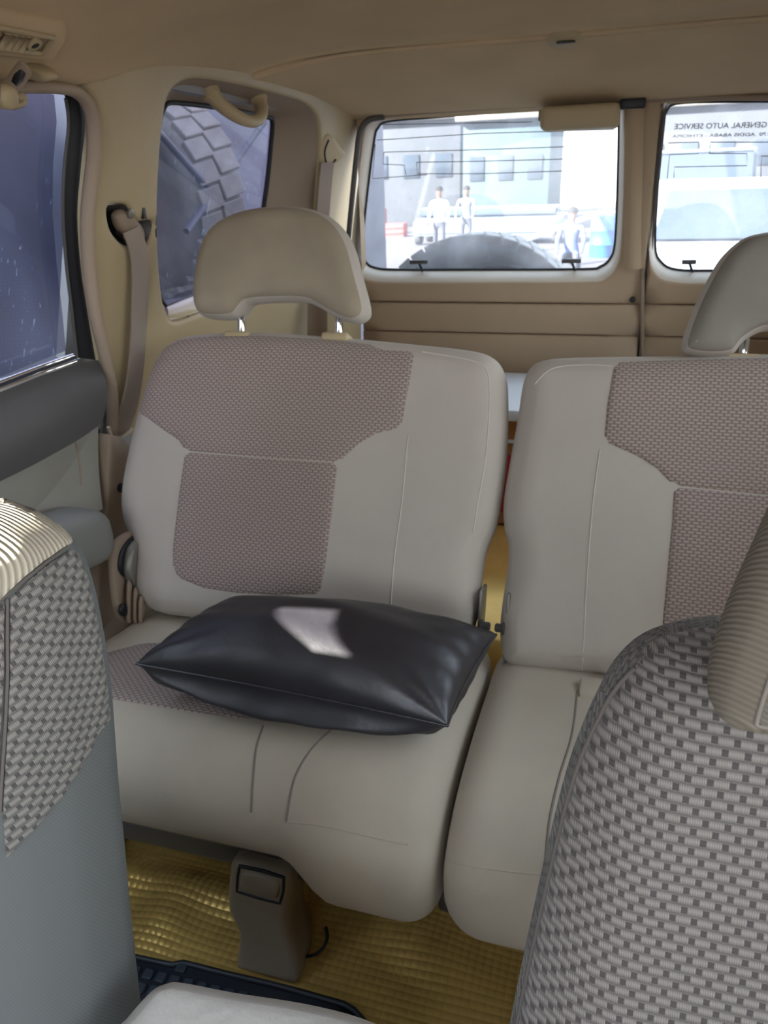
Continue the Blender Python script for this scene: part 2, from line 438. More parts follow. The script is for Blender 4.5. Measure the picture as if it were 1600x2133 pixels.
BEIGE = (.45, .36, .215)
M = dict(
    headliner=P('headliner_cloth', (.58, .45, .29), .95, spec=.1, bump=.35, bscale=500, var=.1),
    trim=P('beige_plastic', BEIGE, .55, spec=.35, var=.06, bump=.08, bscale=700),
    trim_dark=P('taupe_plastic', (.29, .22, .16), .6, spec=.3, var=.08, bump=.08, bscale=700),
    lining=P('door_lining', (.43, .32, .21), .65, spec=.3, var=.07, bump=.12, bscale=500),
    lip=P('cream_paint', (.60, .53, .43), .4, spec=.5, var=.05),
    seal=P('beige_rubber_seal', (.36, .28, .21), .7, spec=.3, var=.1),
    black=P('black_rubber', (.012, .013, .017), .5, spec=.4),
    grey_dark=P('charcoal_plastic', (.085, .080, .080), .5, spec=.4, bump=.1, bscale=600),
    grey_mid=P('grey_vinyl', (.22, .222, .205), .45, spec=.45, bump=.1, bscale=500),
    grey_light=P('light_grey_vinyl', (.33, .315, .275), .5, spec=.4, bump=.1, bscale=500),
    chrome=P('chrome', (.85, .86, .88), .12, metal=1.0, var=.02),
    steel=P('painted_steel', (.22, .205, .18), .4, metal=.3, var=.15),
    cloth=P('grey_cloth', (.49, .44, .38), .9, spec=.15, bump=.4, bscale=900, var=.1, vscale=4, sheen=.1),
    cloth_tan=P('tan_headrest_cloth', (.34, .285, .21), .9, spec=.15, bump=.4, bscale=900, var=.16, vscale=9, sheen=.1),
    cloth_cushion=P('cushion_cloth', (.56, .49, .39), .9, spec=.15, bump=.35, bscale=900, var=.14, vscale=5, sheen=.1),
    braid=P('dark_braid', (.13, .115, .105), .9, spec=.1),
    stitch=P('stitching', (.27, .24, .21), .9, spec=.1),
    stitch_pale=P('pale_stitching', (.62, .57, .51), .9, spec=.1),
    weave=woven('rear_seat_weave', (.50, .40, .355), (.24, .18, .16), .0115),
    weave_front=woven('front_seat_weave', (.30, .272, .25), (.085, .072, .069), .0112, ratio=.53),
    weave_bolster=woven('bolster_weave', (.245, .23, .21), (.07, .067, .064), .0108, rot=-.30, ratio=.48),
    cloth_head_shaded=P('shaded_headrest_cloth', (.27, .25, .215), .9, spec=.15, bump=.4, bscale=900, var=.12, vscale=9),  # seat cloth darkened: shade on the tilted headrest is put into the colour
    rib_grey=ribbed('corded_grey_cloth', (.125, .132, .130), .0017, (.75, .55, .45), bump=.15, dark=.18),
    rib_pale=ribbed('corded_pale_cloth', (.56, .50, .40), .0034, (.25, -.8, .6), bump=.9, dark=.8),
    rib_head=ribbed('corded_headrest_cloth', (.25, .235, .195), .0028, (.12, .1, 1), bump=.5, dark=.4),
    rib_side=ribbed('corded_headrest_side', (.26, .225, .175), .0026, (.45, .55, .7), bump=.5, dark=.45),
    leather=P('black_leather', (.026, .024, .030), .42, spec=.75, var=.3, vscale=14, bump=.6, bscale=70),
    arm_leather=P('pale_leather', (.58, .56, .53), .38, spec=.5, var=.06, bump=.9, bscale=90),
    belt=P('seat_belt_webbing', (.33, .27, .23), .8, spec=.2, bump=.3, bscale=900),
    gold=P('gold_floor_vinyl', (.92, .61, .18), .36, metal=.45, spec=.5, var=.2, vscale=8),
    rubber_mat=P('black_mat_rubber', (.022, .028, .040), .45, spec=.5, var=.25),
    mat_pad=P('navy_mat_rubber', (.045, .056, .078), .5, spec=.4, var=.2),
    bracket=P('brown_grey_plastic', (.34, .28, .21), .45, spec=.45, bump=.1, bscale=500),
    cardboard=P('cardboard', (.42, .19, .085), .85, spec=.15, var=.2),
    red_print=P('red_print', (.42, .02, .035), .6, var=.1),
    white_board=P('white_board', (.75, .78, .82), .5, var=.04),
    glass_rear=glass('rear_glass', (.50, .53, .555), .15, (.90, .92, 1.0)),
    glass_tint=glass('tinted_side_glass', (.40, .36, .44), .06, (.50, .62, .85), .75, .06),
    glass_clear=glass('clear_side_glass', (.85, .88, .87), .02),
    heater=P('heater_line', (.12, .10, .09), .6),
    ground=P('dusty_ground', (.115, .105, .11), .95, var=.25, vscale=.7),
    van=P('white_paint', (.50, .53, .56), .3, coat=.5, var=.03),
    van_glass=P('windscreen', (.04, .055, .075), .08, spec=.8, var=.1),
    tyre=P('tyre_rubber', (.11, .115, .12), .75, var=.3, vscale=20),
    tread=P('sunlit_tread', (.34, .33, .31), .9, var=.3, vscale=20),  # pale all round: sun on the top of the tread is put into the colour
    truck=P('dark_truck_paint', (.045, .050, .085), .6, var=.35, vscale=3),
    truck_bar=P('truck_steel_bar', (.05, .055, .085), .5, var=.2),
    tyre_truck=P('dusty_truck_tyre', (.17, .165, .15), .85, var=.3, vscale=15),
    teal=P('teal_sheet', (.055, .09, .105), .7, var=.15, vscale=1),
    wall_pale=P('pale_render', (.085, .092, .105), .9, var=.15, vscale=1),
    leaf=P('leaves', (.07, .10, .05), .8, var=.4),
    bark=P('bark', (.10, .07, .05), .9),
    blue=P('blue_plastic', (.05, .20, .50), .5),
    red=P('red_plastic', (.40, .10, .09), .5),
    white=P('white_paint_bar', (.8, .8, .8), .5),
    jacket=P('blue_cloth', (.12, .15, .30), .9), trousers=P('dark_cloth', (.07, .07, .09), .9),
    grey_shirt=P('grey_cloth_shirt', (.2, .22, .27), .9), skin=P('skin', (.16, .09, .06), .6), hair=P('hair', (.015, .012, .01), .8),
    letter=P('olive_vinyl_letters', (.10, .10, .06), .6),
    letter_dark=P('dark_vinyl_letters', (.03, .035, .035), .6),
    body=P('vehicle_outer_skin', (.30, .31, .32), .4, var=.05),
)
exec_parts = []
# ================================================================== SETTING
KY = .07
LWP, LWN = (-.95, 1.0, .90), (1, -KY, -.30)          # the left side wall leans in upwards and towards the rear
def LW(p, off=0.0): return hit(p, (LWP[0] + off, LWP[1], LWP[2]), LWN)
def lwx(y, z): return -.95 + KY * (y - 1.0) + .30 * (z - .90)
FL = Frame(LWP, (KY, 1, 0), (.30, 0, 1)); FL.n = -FL.n if FL.n[0] < 0 else FL.n
if np.cross(FL.ex, FL.ey) @ FL.n < 0: FL = Frame(LWP, (-KY, -1, 0), (.30, 0, 1))
YR = 2.2
FR = Frame((0, YR, 0), (1, 0, 0), (0, 0, 1))          # rear doors, facing the cabin
XC, XRW = -.175, .60

# ---- floor and hidden sides of the body
def floor_h(x, y): return 0.0
fl = box('floor', (XC, .65, -.03), (1.62, 3.2, .06), M['trim_dark'], bev=0)
tag(fl, 'vehicle floor pan under the gold mat', 'floor', kind='structure')

# ---- ceiling
SEAM_Y = 1.765
edge_y = np.array([-.9, .9, 1.16, 1.22, 1.28, 1.36, 1.50, 1.70, 1.92, 2.10, 2.2])
edge_z = np.array([1.295, 1.295, 1.312, 1.330, 1.349, 1.361, 1.372, 1.378, 1.372, 1.355, 1.338])
def ceil_c(y):
    z = 1.425
    return z
def seam_warp(a, y):
    """the seam bows forward towards the sides"""
    return y - .14 * abs(a) ** 3 * max(0, 1 - abs(y - SEAM_Y) / .42)
def ceil_z(x, y, y2=None):
    y2 = y if y2 is None else y2
    ze = np.interp(y, edge_y, edge_z); xe = lwx(y, ze)
    half = XC - xe; t = np.clip(1 - abs(x - XC) / half, 0, 1)
    zc = 1.422 if y2 <= SEAM_Y else 1.423 - .085 * ((y2 - SEAM_Y) / (YR - SEAM_Y)) ** 1.25
    k = 1 - (1 - t) ** 5
    zz = ze + (zc - ze) * k
    return max(zz, 1.325) if y2 > SEAM_Y else zz
def ceiling_part(name, ys, mat, parent, off=0.0):
    V = []; Fs = []; nx = 48
    for y in ys:
        for i in range(nx + 1):
            a = -math.cos(math.pi * i / nx); yw = seam_warp(a, y)
            ze = np.interp(yw, edge_y, edge_z); xe = lwx(yw, ze) - .004; half = XC - xe
            x = XC + half * a
            V.append((x, yw, ceil_z(x, yw, y) + off))
    n = nx + 1; k = len(V)
    V += [(x, y, z + .03) for x, y, z in V]
    for j in range(len(ys) - 1):
        for i in range(nx):
            q = (j * n + i, j * n + i + 1, (j + 1) * n + i + 1, (j + 1) * n + i)
            Fs.append(q[::-1]); Fs.append(tuple(k + v for v in q))
    for j in (0, len(ys) - 1):
        for i in range(nx): Fs.append((j * n + i, j * n + i + 1, k + j * n + i + 1, k + j * n + i))
    for i in (0, nx):
        for j in range(len(ys) - 1): Fs.append((j * n + i, (j + 1) * n + i, k + (j + 1) * n + i, k + j * n + i))
    return mk(name, V, Fs, mat, parent)
ce = empty('ceiling', 'tan cloth headliner over the whole cabin', 'ceiling', (XC, 1, 1.42), kind='structure')
ys_front = list(np.linspace(-.75, SEAM_Y, 40))
hl_obj = ceiling_part('headliner', ys_front, M['headliner'], ce)
ceiling_part('rear_headliner', [SEAM_Y + .012, SEAM_Y + .016, SEAM_Y + .022] + list(np.linspace(SEAM_Y + .03, YR + .02, 22)), M['headliner'], ce, -.009)
rl = [(XC + .625 * a, seam_warp(a, SEAM_Y) + .006, ceil_z(XC + .625 * a, seam_warp(a, SEAM_Y), SEAM_Y) - .003) for a in np.linspace(-1, 1, 60)]
tube('headliner_seam', rl, .008, M['headliner'], ce, 8, flat=.7)
# small clip on the seam
cc = hit((1175, 72), (0, SEAM_Y, 0), (0, 1, 0))
lathe('clip', [(.034, 0), (.034, .002), (.027, .006), (.0, .006)], (cc[0], SEAM_Y + .010, ceil_z(cc[0], SEAM_Y) - .009), (0, -.35, -1), M['trim'], ce)
box('clip_slot', (cc[0] + .004, SEAM_Y + .004, ceil_z(cc[0], SEAM_Y) - .0155), (.036, .012, .003), M['black'], ce, bev=.001)
# roof skin
box('roof_skin', (XC, .70, 1.49), (1.30, 3.0, .02), M['body'], ce, bev=.008)

# ---- left wall: upper trim (C and D pillar around the quarter window)
wl = empty('wall_left', 'beige plastic trim of the pillars around the left rear quarter window', 'wall', (-.9, 1.6, .9), kind='structure')
seal_px = [(183, 181), (202, 230), (206, 300), (197, 380), (190, 450), (192, 540), (203, 640), (222, 730), (236, 820), (236, 890), (230, 960)]
outer_px = seal_px + [(330, 990), (420, 900), (520, 860), (620, 850)]
dp_top = [(764, 215), (690, 180), (600, 150), (520, 130), (440, 112), (340, 98), (285, 104), (225, 130), (190, 160)]
SUBW = 6
OUT = np.vstack([smooth(FL.uvs(seal_px), 5, False), FL.uvs([(380, 980), (560, 960), (700, 900)]),
                 np.array([FL.uv((728, 640)), FL.uv((738, 500)), FL.uv((750, 350)), FL.uv((757, 250))]),
                 smooth(FL.uvs(dp_top), 4, False)])
hole_px = [(352, 205), (370, 180), (400, 167), (450, 170), (530, 186), (610, 206), (645, 222), (664, 250), (668, 300), (662, 380), (655, 470), (645, 560),
           (560, 600), (470, 640), (420, 655), (366, 672), (348, 650), (338, 600), (332, 520), (331, 420), (336, 320), (344, 245)]
glass_px = [(340, 222), (352, 212), (390, 215), (430, 220), (480, 227), (530, 237), (555, 243), (566, 252), (563, 300), (556, 370), (548, 430), (538, 520),
            (500, 572), (440, 602), (410, 614), (358, 634), (342, 636), (325, 600), (320, 520), (318, 420), (322, 320), (330, 250)]
HOLE = smooth(FL.uvs(hole_px), 4)
belt_hole_px = [(226, 436), (240, 428), (266, 429), (276, 445), (290, 462), (320, 462), (318, 490), (306, 512), (290, 505), (268, 514), (246, 498), (232, 475)]
BH = smooth(FL.uvs(belt_hole_px), 3)
FLp = Frame(FL.o, FL.ex, FL.ey)
mid = FL.uv((270, 500))
panel('pillar_trim', FLp, OUT, .035, M['trim'], wl, [HOLE, BH], bev=.010, step=.035)
# the recess the quarter window sits in
hl3 = [FL.w(u, v, -.008) for u, v in HOLE]
gl_o = -.075
GLP = [LW(p, gl_o) for p in glass_px]
gl3 = smooth(np.array(GLP), 4)
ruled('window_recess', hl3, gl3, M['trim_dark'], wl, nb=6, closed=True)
# black dish behind the belt hole
bh3 = [FL.w(u, v, -.006) for u, v in BH]; cen = np.mean(bh3, 0) + np.array([-.05, .0, 0])
ruled('belt_recess', bh3, [b * .55 + cen * .45 + np.array([-.03, 0, 0]) for b in bh3], M['grey_dark'], wl, nb=2, closed=True)
bk = [b * .55 + cen * .45 + np.array([-.03, 0, 0]) for b in bh3]
mk('recess_back', bk, [tuple(range(len(bk)))], M['black'], wl)
pl = FL.uv((299, 444)); box('slot', FL.w(pl[0], pl[1], .0), (.006, .010, .020), M['black'], wl, bev=.001)
# quarter window pane with black border
w1 = empty('window_1', 'tinted scratched quarter window behind the left pillar', 'window', gl3.mean(0), kind='structure')
FG = Frame((LWP[0] + gl_o, LWP[1], LWP[2]), FL.ex, FL.ey)
pg = FG.uvs(glass_px); pgs = smooth(pg, 4)
Pp, Tt, *_ = cdt(pgs, (), .06)
mk('pane', FG.W(Pp, np.zeros(len(Pp))), Tt, M['glass_tint'], w1)
tube('black_seal', [FG.w(u, v, .002) for u, v in pgs], .006, M['black'], w1, 8, True)

# rear quarter lower trim and D pillar foot
FQ = FL
ql = [(345, 640), (412, 613), (470, 600), (560, 585), (640, 570), (700, 560)]
ql2 = [(352, 668), (410, 650), (470, 640), (560, 628), (640, 620), (705, 615)]
tr1 = empty('trim_1', 'pale beige ledge and panel under the left quarter window', 'trim', (-.9, 1.7, .85), kind='structure')
A = [LW(p, -.06) for p in ql]; B = [LW(p, -.012) for p in ql2]
ruled('ledge', smooth(A, 3, False), smooth(B, 3, False), M['lip'], tr1, nb=4, bulge=.01, bdir=(.3, 0, 1))
pz = [(352, 668), (410, 650), (470, 640), (560, 628), (640, 620), (705, 615), (712, 720), (700, 900), (560, 1050), (380, 1080), (330, 900), (340, 720)]
panel('quarter_panel', Frame(FL.o + FL.n * -.012, FL.ex, FL.ey), FL.uvs(pz), .03, M['trim'], tr1, bev=.006, step=.06)
for a, b in (((392, 657), (392, 720)), ((512, 637), (520, 700))):
    tube('panel_gap', [LW(a, -.010), LW(b, -.010)], .0022, M['trim_dark'], tr1, 6)
# D pillar lower column standing in the corner
for nm, x0, x1, mt in (('corner_column', 640, 690, 'trim_dark'), ('corner_strip', 682, 752, 'trim')):
    A = [hit((x0, y), (-.80, 2.05, 0), (.3, 1, 0)) for y in (610, 650, 700, 760, 900)]; B = [hit((x1, y), (-.74, 2.15, 0), (.1, 1, 0)) for y in (610, 650, 700, 760, 900)]
    ruled(nm, A, B, M[mt], tr1, nb=8, bulge=.02, bdir=(.5, -.8, 0))

# lower C pillar trim beside the seat
wl2 = empty('trim_2', 'brown lower pillar trim with a black plug beside the left bench seat', 'trim', (-.93, 1.2, .5), kind='structure')
lo = [(232, 905), (262, 912), (285, 940), (330, 1000), (360, 1200), (360, 1330), (200, 1330), (205, 1200), (222, 1060), (228, 960)]
FLo = Frame((-.955, 1.0, .9), (-KY, -1, 0), (0, 0, 1))
if FLo.n[0] < 0: FLo = Frame((-.955, 1.0, .9), (KY, 1, 0), (0, 0, 1))
panel('lower_pillar_panel', FLo, FLo.uvs(lo), .03, M['trim_dark'], wl2, bev=.008, step=.05)
d0 = FLo.uv((251, 1016)); lathe('plug', [(.010, 0), (.010, .003), (.006, .005)], FLo.w(*d0, 0), FLo.n, M['black'], wl2, 16)
# outer body skin so that no light leaks in below the windows
for nm, pts in (('lower_body', [(-.78, .0), (2.25, .0), (2.25, .80), (-.78, .84)]),):
    bm = bmesh.new(); bm_box(bm, (-1.005, .72, .41), (.03, 3.0, .92)); mk_bm(nm, bm, M['body'], wl2)
bm = bmesh.new()
bm_box(bm, (-1.0, 1.345, 1.12), (.02, .10, .55), Matrix.Rotation(math.radians(16.7), 3, 'Y'))
bm_box(bm, (-.92, 2.17, 1.12), (.02, .22, .55), Matrix.Rotation(math.radians(16.7), 3, 'Y'))
bm_box(bm, (-.86, .70, 1.36), (.10, 3.0, .06))
bm_box(bm, (-.92, .67, 1.10), (.04, .12, .44), Matrix.Rotation(math.radians(16.7), 3, 'Y'))
mk_bm('upper_body', bm, M['body'], wl2)

# ---- left rear door
dr = empty('door_1', 'left side door with dark upper panel, grey armrest and chrome window strips', 'door', (-.95, .95, .6), kind='structure')
sl3 = smooth(np.array([LW(p, .012) for p in [(-60, 184), (60, 181), (130, 184), (165, 196), (187, 225), (196, 270), (195, 330), (187, 400), (182, 470), (186, 560), (198, 650), (216, 730), (231, 800), (234, 860), (228, 930), (221, 1000), (214, 1060), (205, 1150)]]), 5, False)
tr3 = tube('trim_3', sl3, .0120, M['seal'], None, 10, flat=.7); tag(tr3, 'beige rubber weatherstrip around the left door opening', 'trim', kind='structure')
D0 = -.02
def LD(p): return LW(p, D0)
FD = Frame((LWP[0] + D0, LWP[1], LWP[2]), FL.ex, FL.ey)
gpx = [(-260, 190), (-10, 190), (100, 192), (135, 205), (140, 260), (132, 350), (130, 450), (138, 560), (148, 650), (156, 738), (80, 768), (0, 802), (-260, 910)]
gu = FD.uvs(gpx)
Pp, Tt, *_ = cdt(gu, (), .08)
w2 = empty('window_2', 'dark tinted glass of the left side door', 'window', FD.w(*gu.mean(0)), kind='structure')
mk('pane', FD.W(Pp, np.full(len(Pp), -.02)), Tt, M['glass_tint'], w2)
fpx_in = [(100, 190), (133, 196), (140, 255), (131, 350), (128, 450), (136, 560), (147, 650), (158, 745)]
fpx_out = [(120, 186), (160, 205), (176, 255), (168, 350), (160, 450), (168, 560), (182, 650), (200, 752)]
ruled('black_frame', smooth([LD(p) for p in fpx_in], 4, False), smooth([LD(p) for p in fpx_out], 4, False), M['black'], dr, nb=6, bulge=.012)
tube('frame_bead', smooth([LW(p, D0 + .004) for p in [(137, 205), (143, 260), (134, 350), (131, 450), (139, 560), (150, 650), (160, 745)]], 4, False), .003, M['grey_dark'], dr, 6)
tube('chrome_strip', [LW(p, D0 + .006) for p in [(-250, 894), (-100, 834), (0, 796), (80, 766), (152, 741)]], .0045, M['chrome'], dr, 8)
tube('chrome_strip', [LW(p, D0 + .014) for p in [(-250, 920), (-100, 852), (0, 812), (80, 780), (157, 753)]], .0050, M['chrome'], dr, 8)
tube('black_seal', [LW(p, D0 + .010) for p in [(-250, 907), (-100, 843), (0, 804), (80, 773), (156, 747)]], .0050, M['black'], dr, 8)
# door panels follow a profile below the belt: (height, inward offset)
def door_strip(name, top, bot, mat, off0, off1, nb=6, bulge=.01):
    A = [LW(p, D0 + off0) for p in top]
    B = [hit(p, (LWP[0] + D0 + off1, LWP[1], LWP[2]), (1, -KY, 0)) for p in bot]
    return ruled(name, smooth(A, 4, False), smooth(B, 4, False), mat, dr, nb=nb, bulge=bulge)
door_strip('upper_panel', [(-250, 925), (-100, 858), (0, 818), (80, 786), (160, 757), (205, 750)], [(-250, 1130), (-100, 1052), (0, 1003), (80, 963), (170, 912), (212, 880)], M['grey_dark'], .012, .035, bulge=.016)
door_strip('lower_panel', [(-250, 1130), (-100, 1052), (0, 1003), (80, 963), (160, 917), (205, 890)], [(-250, 1360), (-100, 1260), (0, 1190), (80, 1140), (160, 1090), (214, 1060)], M['grey_light'], .035, .02, bulge=-.004)
bm = bmesh.new(); bm_box(bm, (-.985, .78, .41), (.03, .9, .80)); mk_bm('door_body', bm, M['grey_light'], dr)
tube('door_gap', smooth([LW(p, .004) for p in [(204, 895), (205, 960), (212, 1010), (216, 1100)]], 4, False), .004, M['black'], dr, 6)
tube('panel_seam', [hit(p, (LWP[0] + .018, LWP[1], LWP[2]), (1, -KY, 0)) for p in [(158, 922), (166, 960), (170, 1010)]], .002, M['trim_dark'], dr, 6)
# armrest: rounded bar sticking out of the door
ar = [(-120, 1150), (0, 1100), (90, 1062), (160, 1038), (205, 1048)]
arx = -.90
a0 = atX((-60, 1180), arx); a1 = atX((196, 1080), arx)
tv = a1 - a0; tv /= np.linalg.norm(tv)
Va = []; Fa = []; ns = 14; nk = 16
for i in range(ns + 1):
    t = i / ns; c = a0 + (a1 - a0) * t
    e = 1.0 if t < .8 else math.sqrt(max(0.02, 1 - ((t - .8) / .2) ** 2 * .98))
    for k in range(nk):
        a = 2 * math.pi * k / nk
        cx_, sz_ = math.cos(a), math.sin(a)
        px_ = .060 * e ** .6 * np.sign(cx_) * abs(cx_) ** .6; pz_ = .055 * e ** .7 * np.sign(sz_) * abs(sz_) ** .6
        Va.append(c + np.array([px_, 0, pz_ - .02]))
for i in range(ns):
    for k in range(nk): Fa.append((i * nk + k, i * nk + (k + 1) % nk, (i + 1) * nk + (k + 1) % nk, (i + 1) * nk + k))
Fa += [tuple(range(nk)), tuple(ns * nk + k for k in range(nk))[::-1]]
mk('armrest', Va, Fa, M['grey_mid'], dr)

# ---- right wall, out of the frame: lets the daylight in
wr = empty('wall_right', 'right side of the cabin with its window openings', 'wall', (XRW, .8, .5), kind='structure')
bm = bmesh.new()
bm_box(bm, (XRW + .03, .72, .42), (.06, 3.0, .95))
for y, w in ((-.72, .10), (.66, .12), (1.28, .14), (2.08, .30)): bm_box(bm, (XRW - .04, y, 1.11), (.05, w, .46), Matrix.Rotation(math.radians(-16), 3, 'Y'))
bm_box(bm, (XRW - .09, .72, 1.35), (.10, 3.0, .07))
mk_bm('side_panel', bm, M['trim'], wr)
w6 = empty('window_6', 'clear glass of the left front door', 'window', (-.9, .0, 1.1), kind='structure')
mk('pane', [(-.965, -.70, .88), (-.965, .60, .88), (-.845, .60, 1.33), (-.845, -.70, 1.33)], [(0, 1, 2, 3)], M['glass_clear'], w6)
w5 = empty('window_5', 'side windows on the right', 'window', (XRW, .8, 1.1), kind='structure')
for y0, y1, mt in ((-.66, .59, 'glass_clear'), (.73, 1.20, 'glass_clear'), (1.36, 1.92, 'glass_clear')):
    mk('pane', [(XRW + .012, y0, .89), (XRW + .012, y1, .89), (XRW - .10, y1, 1.32), (XRW - .10, y0, 1.32)], [(0, 1, 2, 3)], M[mt], w5)
wf = box('wall_front', (XC, -.80, .40), (1.60, .06, .85), M['grey_dark'], bev=.01); tag(wf, 'low dashboard bulkhead at the front of the cabin', 'wall', kind='structure')

# ---- rear doors
def rear_door(name, label, opening, glass_, x0, x1, cat='door'):
    d = empty(name, label, cat, ((x0 + x1) / 2, YR, .7), kind='structure')
    OP = smooth(FR.uvs(opening), 4)
    zc1 = 1.15 - .0 ; z_cr = FR.uv((1050, 631))[1]; z_cr2 = FR.uv((1050, 694))[1]
    up = np.array([(x0, z_cr), (x1, z_cr), (x1, 1.375), (x0, 1.375)])
    panel('upper_lining', Frame((0, YR, 0), (1, 0, 0), (0, 0, 1)), up, .05, M['lining'], d, [OP], bev=.008, step=.07)
    panel('middle_lining', Frame((0, YR - .004, 0), (1, 0, 0), (0, 0, 1)), np.array([(x0, z_cr2), (x1, z_cr2), (x1, z_cr - .002), (x0, z_cr - .002)]), .04, M['lining'], d, bev=.006, step=.08)
    panel('lower_lining', Frame((0, YR - .008, 0), (1, 0, 0), (0, 0, 1)), np.array([(x0, .0), (x1, .0), (x1, z_cr2 - .002), (x0, z_cr2 - .002)]), .04, M['lining'], d, bev=.006, step=.10)
    op3 = [FR.w(u, v, -.006) for u, v in OP]
    FGr = Frame((0, YR + .055, 0), (1, 0, 0), (0, 0, 1))
    G = smooth(FGr.uvs(glass_), 4)
    g3 = [FGr.w(u, v) for u, v in G]
    ruled('window_lip', op3, g3, M['lip'], d, nb=5, closed=True, bulge=.008, bdir=(0, -1, 0))
    return d, G, FGr
op1 = [(730, 520), (742, 400), (757, 285), (768, 258), (800, 246), (900, 236), (1000, 228), (1150, 216), (1285, 209), (1297, 216), (1300, 250), (1298, 400), (1293, 510), (1284, 555), (1262, 580), (1220, 587), (1000, 588), (830, 588), (770, 583), (740, 565)]
gl1 = [(755, 515), (765, 405), (780, 290), (788, 266), (808, 252), (900, 244), (1000, 236), (1150, 224), (1278, 216), (1288, 222), (1290, 255), (1287, 400), (1282, 505), (1272, 538), (1250, 556), (1212, 561), (1000, 562), (830, 562), (782, 558), (762, 545)]
XD = FR.uv((1339, 640))[0]
d2, G1, FG1 = rear_door('door_2', 'larger rear door with the heated window and spare tyre behind it', op1, gl1, -.735, XD - .003)
op2 = [(1352, 520), (1357, 400), (1366, 270), (1378, 225), (1402, 208), (1500, 204), (1650, 204), (1760, 210), (1790, 240), (1800, 400), (1805, 540), (1780, 585), (1700, 592), (1500, 590), (1410, 588), (1368, 572)]
gl2 = [(1364, 510), (1369, 400), (1378, 275), (1388, 232), (1410, 215), (1500, 211), (1650, 211), (1750, 217), (1775, 245), (1785, 400), (1788, 530), (1765, 560), (1700, 566), (1500, 564), (1410, 562), (1376, 545)]
d3, G2, FG2 = rear_door('door_3', 'narrower rear door with lettering on its window', op2, gl2, XD + .003, .56)
def rear_window(name, label, G, FGr):
    w = empty(name, label, 'window', FGr.w(*G.mean(0)), kind='structure')
    Pp, Tt, *_ = cdt(G, (), .08)
    mk('pane', FGr.W(Pp, np.full(len(Pp), -.003)), Tt, M['glass_rear'], w)
    tube('black_seal', [FGr.w(u, v, .002) for u, v in G], .0042, M['black'], w, 8, True)
    return w
w3 = rear_window('window_3', 'hazy heated glass of the larger rear door', G1, FG1)
w4 = rear_window('window_4', 'glass of the narrower rear door with mirrored olive lettering', G2, FG2)
def heater(w, FGr, runs):
    for ps in runs:
        tube('heater_line', [FGr.w(*FGr.uv(p), .001) for p in ps], .0011, M['heater'], w, 5)
heater(w3, FG1, [[(785, 292), (1000, 278), (1280, 270)], [(800, 317), (1000, 312), (1254, 303), (1254, 362)], [(800, 317), (798, 342), (842, 344), (846, 364)], [(868, 338), (1000, 336), (1230, 330)], [(868, 338), (870, 362), (1000, 362), (1180, 356)],
                 [(782, 300), (776, 372), (890, 364)], [(1272, 275), (1270, 360)], [(776, 260), (1000, 256), (1110, 254)]])
heater(w4, FG2, [[(1392, 298), (1455, 296), (1455, 320), (1395, 322), (1390, 372)], [(1478, 320), (1480, 296), (1600, 296), (1760, 298)], [(1478, 320), (1556, 320), (1556, 345), (1405, 348), (1404, 370)], [(1585, 370), (1586, 325), (1760, 326)]])
# black clips along the foot of the rear windows
for w, FGr, x0, x1, y in ((w3, FG1, 856, 892, 545), (w3, FG1, 1171, 1211, 543), (w4, FG2, 1420, 1450, 545)):
    c = FGr.uv(((x0 + x1) / 2, y)); s = FGr.uv((x1, y))[0] - FGr.uv((x0, y))[0]
    box('rubber_clip', FGr.w(c[0], c[1], .010), (s, .012, .011), M['grey_dark'], w, bev=.002)
    tube('clip_foot', [FGr.w(c[0], c[1], .010), FGr.w(*FGr.uv(((x0 + x1) / 2 + 8, y + 22)), .006)], .0035, M['black'], w, 6)
# lettering, read from outside
def lettering(name, txt, p_right_end, p_left_end, height, mat, w, bold):
    cu = bpy.data.curves.new(name, 'FONT'); cu.body = txt; cu.extrude = .0004; cu.offset = bold; cu.size = 1.0; cu.dimensions = '2D'; cu.fill_mode = 'BOTH'
    o = bpy.data.objects.new(name, cu); COL.objects.link(o)
    bpy.context.view_layer.update()
    wd = o.dimensions.x
    a = atY(p_left_end, YR + .060); b = atY(p_right_end, YR + .060)
    L = np.linalg.norm(b - a)
    # in the photograph the line's end is at the left: the text runs towards -X and faces the outside
    me = bpy.data.meshes.new_from_object(o.evaluated_get(bpy.context.evaluated_depsgraph_get()))
    bpy.data.objects.remove(o)
    ex = (a - b) / L; V = [b + ex * (v.co.x * L / wd) + np.array([0, v.co.z, v.co.y * height / .69]) for v in me.vertices]
    return mk(name, V, [tuple(f.vertices) for f in me.polygons], mat, w, False)
lettering('lettering', 'COMPANY GENERAL AUTO SERVICE', (1690, 263), (1405, 269), .0118, M['letter'], w4, .012)
lettering('lettering', 'TEL:0211-28/170  ADDIS ABABA - ETHIOPIA', (1690, 280), (1400, 287), .0070, M['letter_dark'], w4, .016)
# post between the doors, gap, fasteners
pa = FR.uv((1318, 624)); lathe('plug', [(.008, 0), (.008, .003), (.005, .005)], FR.w(pa[0], pa[1], .0), (0, -1, 0), M['black'], d2, 14)
box('gap_backing', (XD, YR + .035, .68), (.022, .02, 1.4), M['grey_dark'], d2, bev=0)
tube('door_gap_seal', [atY((1338, y), YR - .006) for y in (560, 600, 640, 700, 780)], .006, M['trim_dark'], d2, 8)
pst = [(1294, 230), (1345, 222)]
A = [atY((1300, y), YR - .010) for y in (228, 300, 400, 500, 560)]; B = [atY((x, y), YR - .010) for x, y in ((1343, 226), (1341, 300), (1338, 400), (1336, 500), (1336, 560))]
ruled('post_cover', A, B, M['lining'], d2, nb=8, bulge=.012, bdir=(0, -1, 0))
b0 = atY((1318, 216), YR - .02); box('latch_rubber', b0, (.06, .03, .022), M['black'], d2, bev=.004)
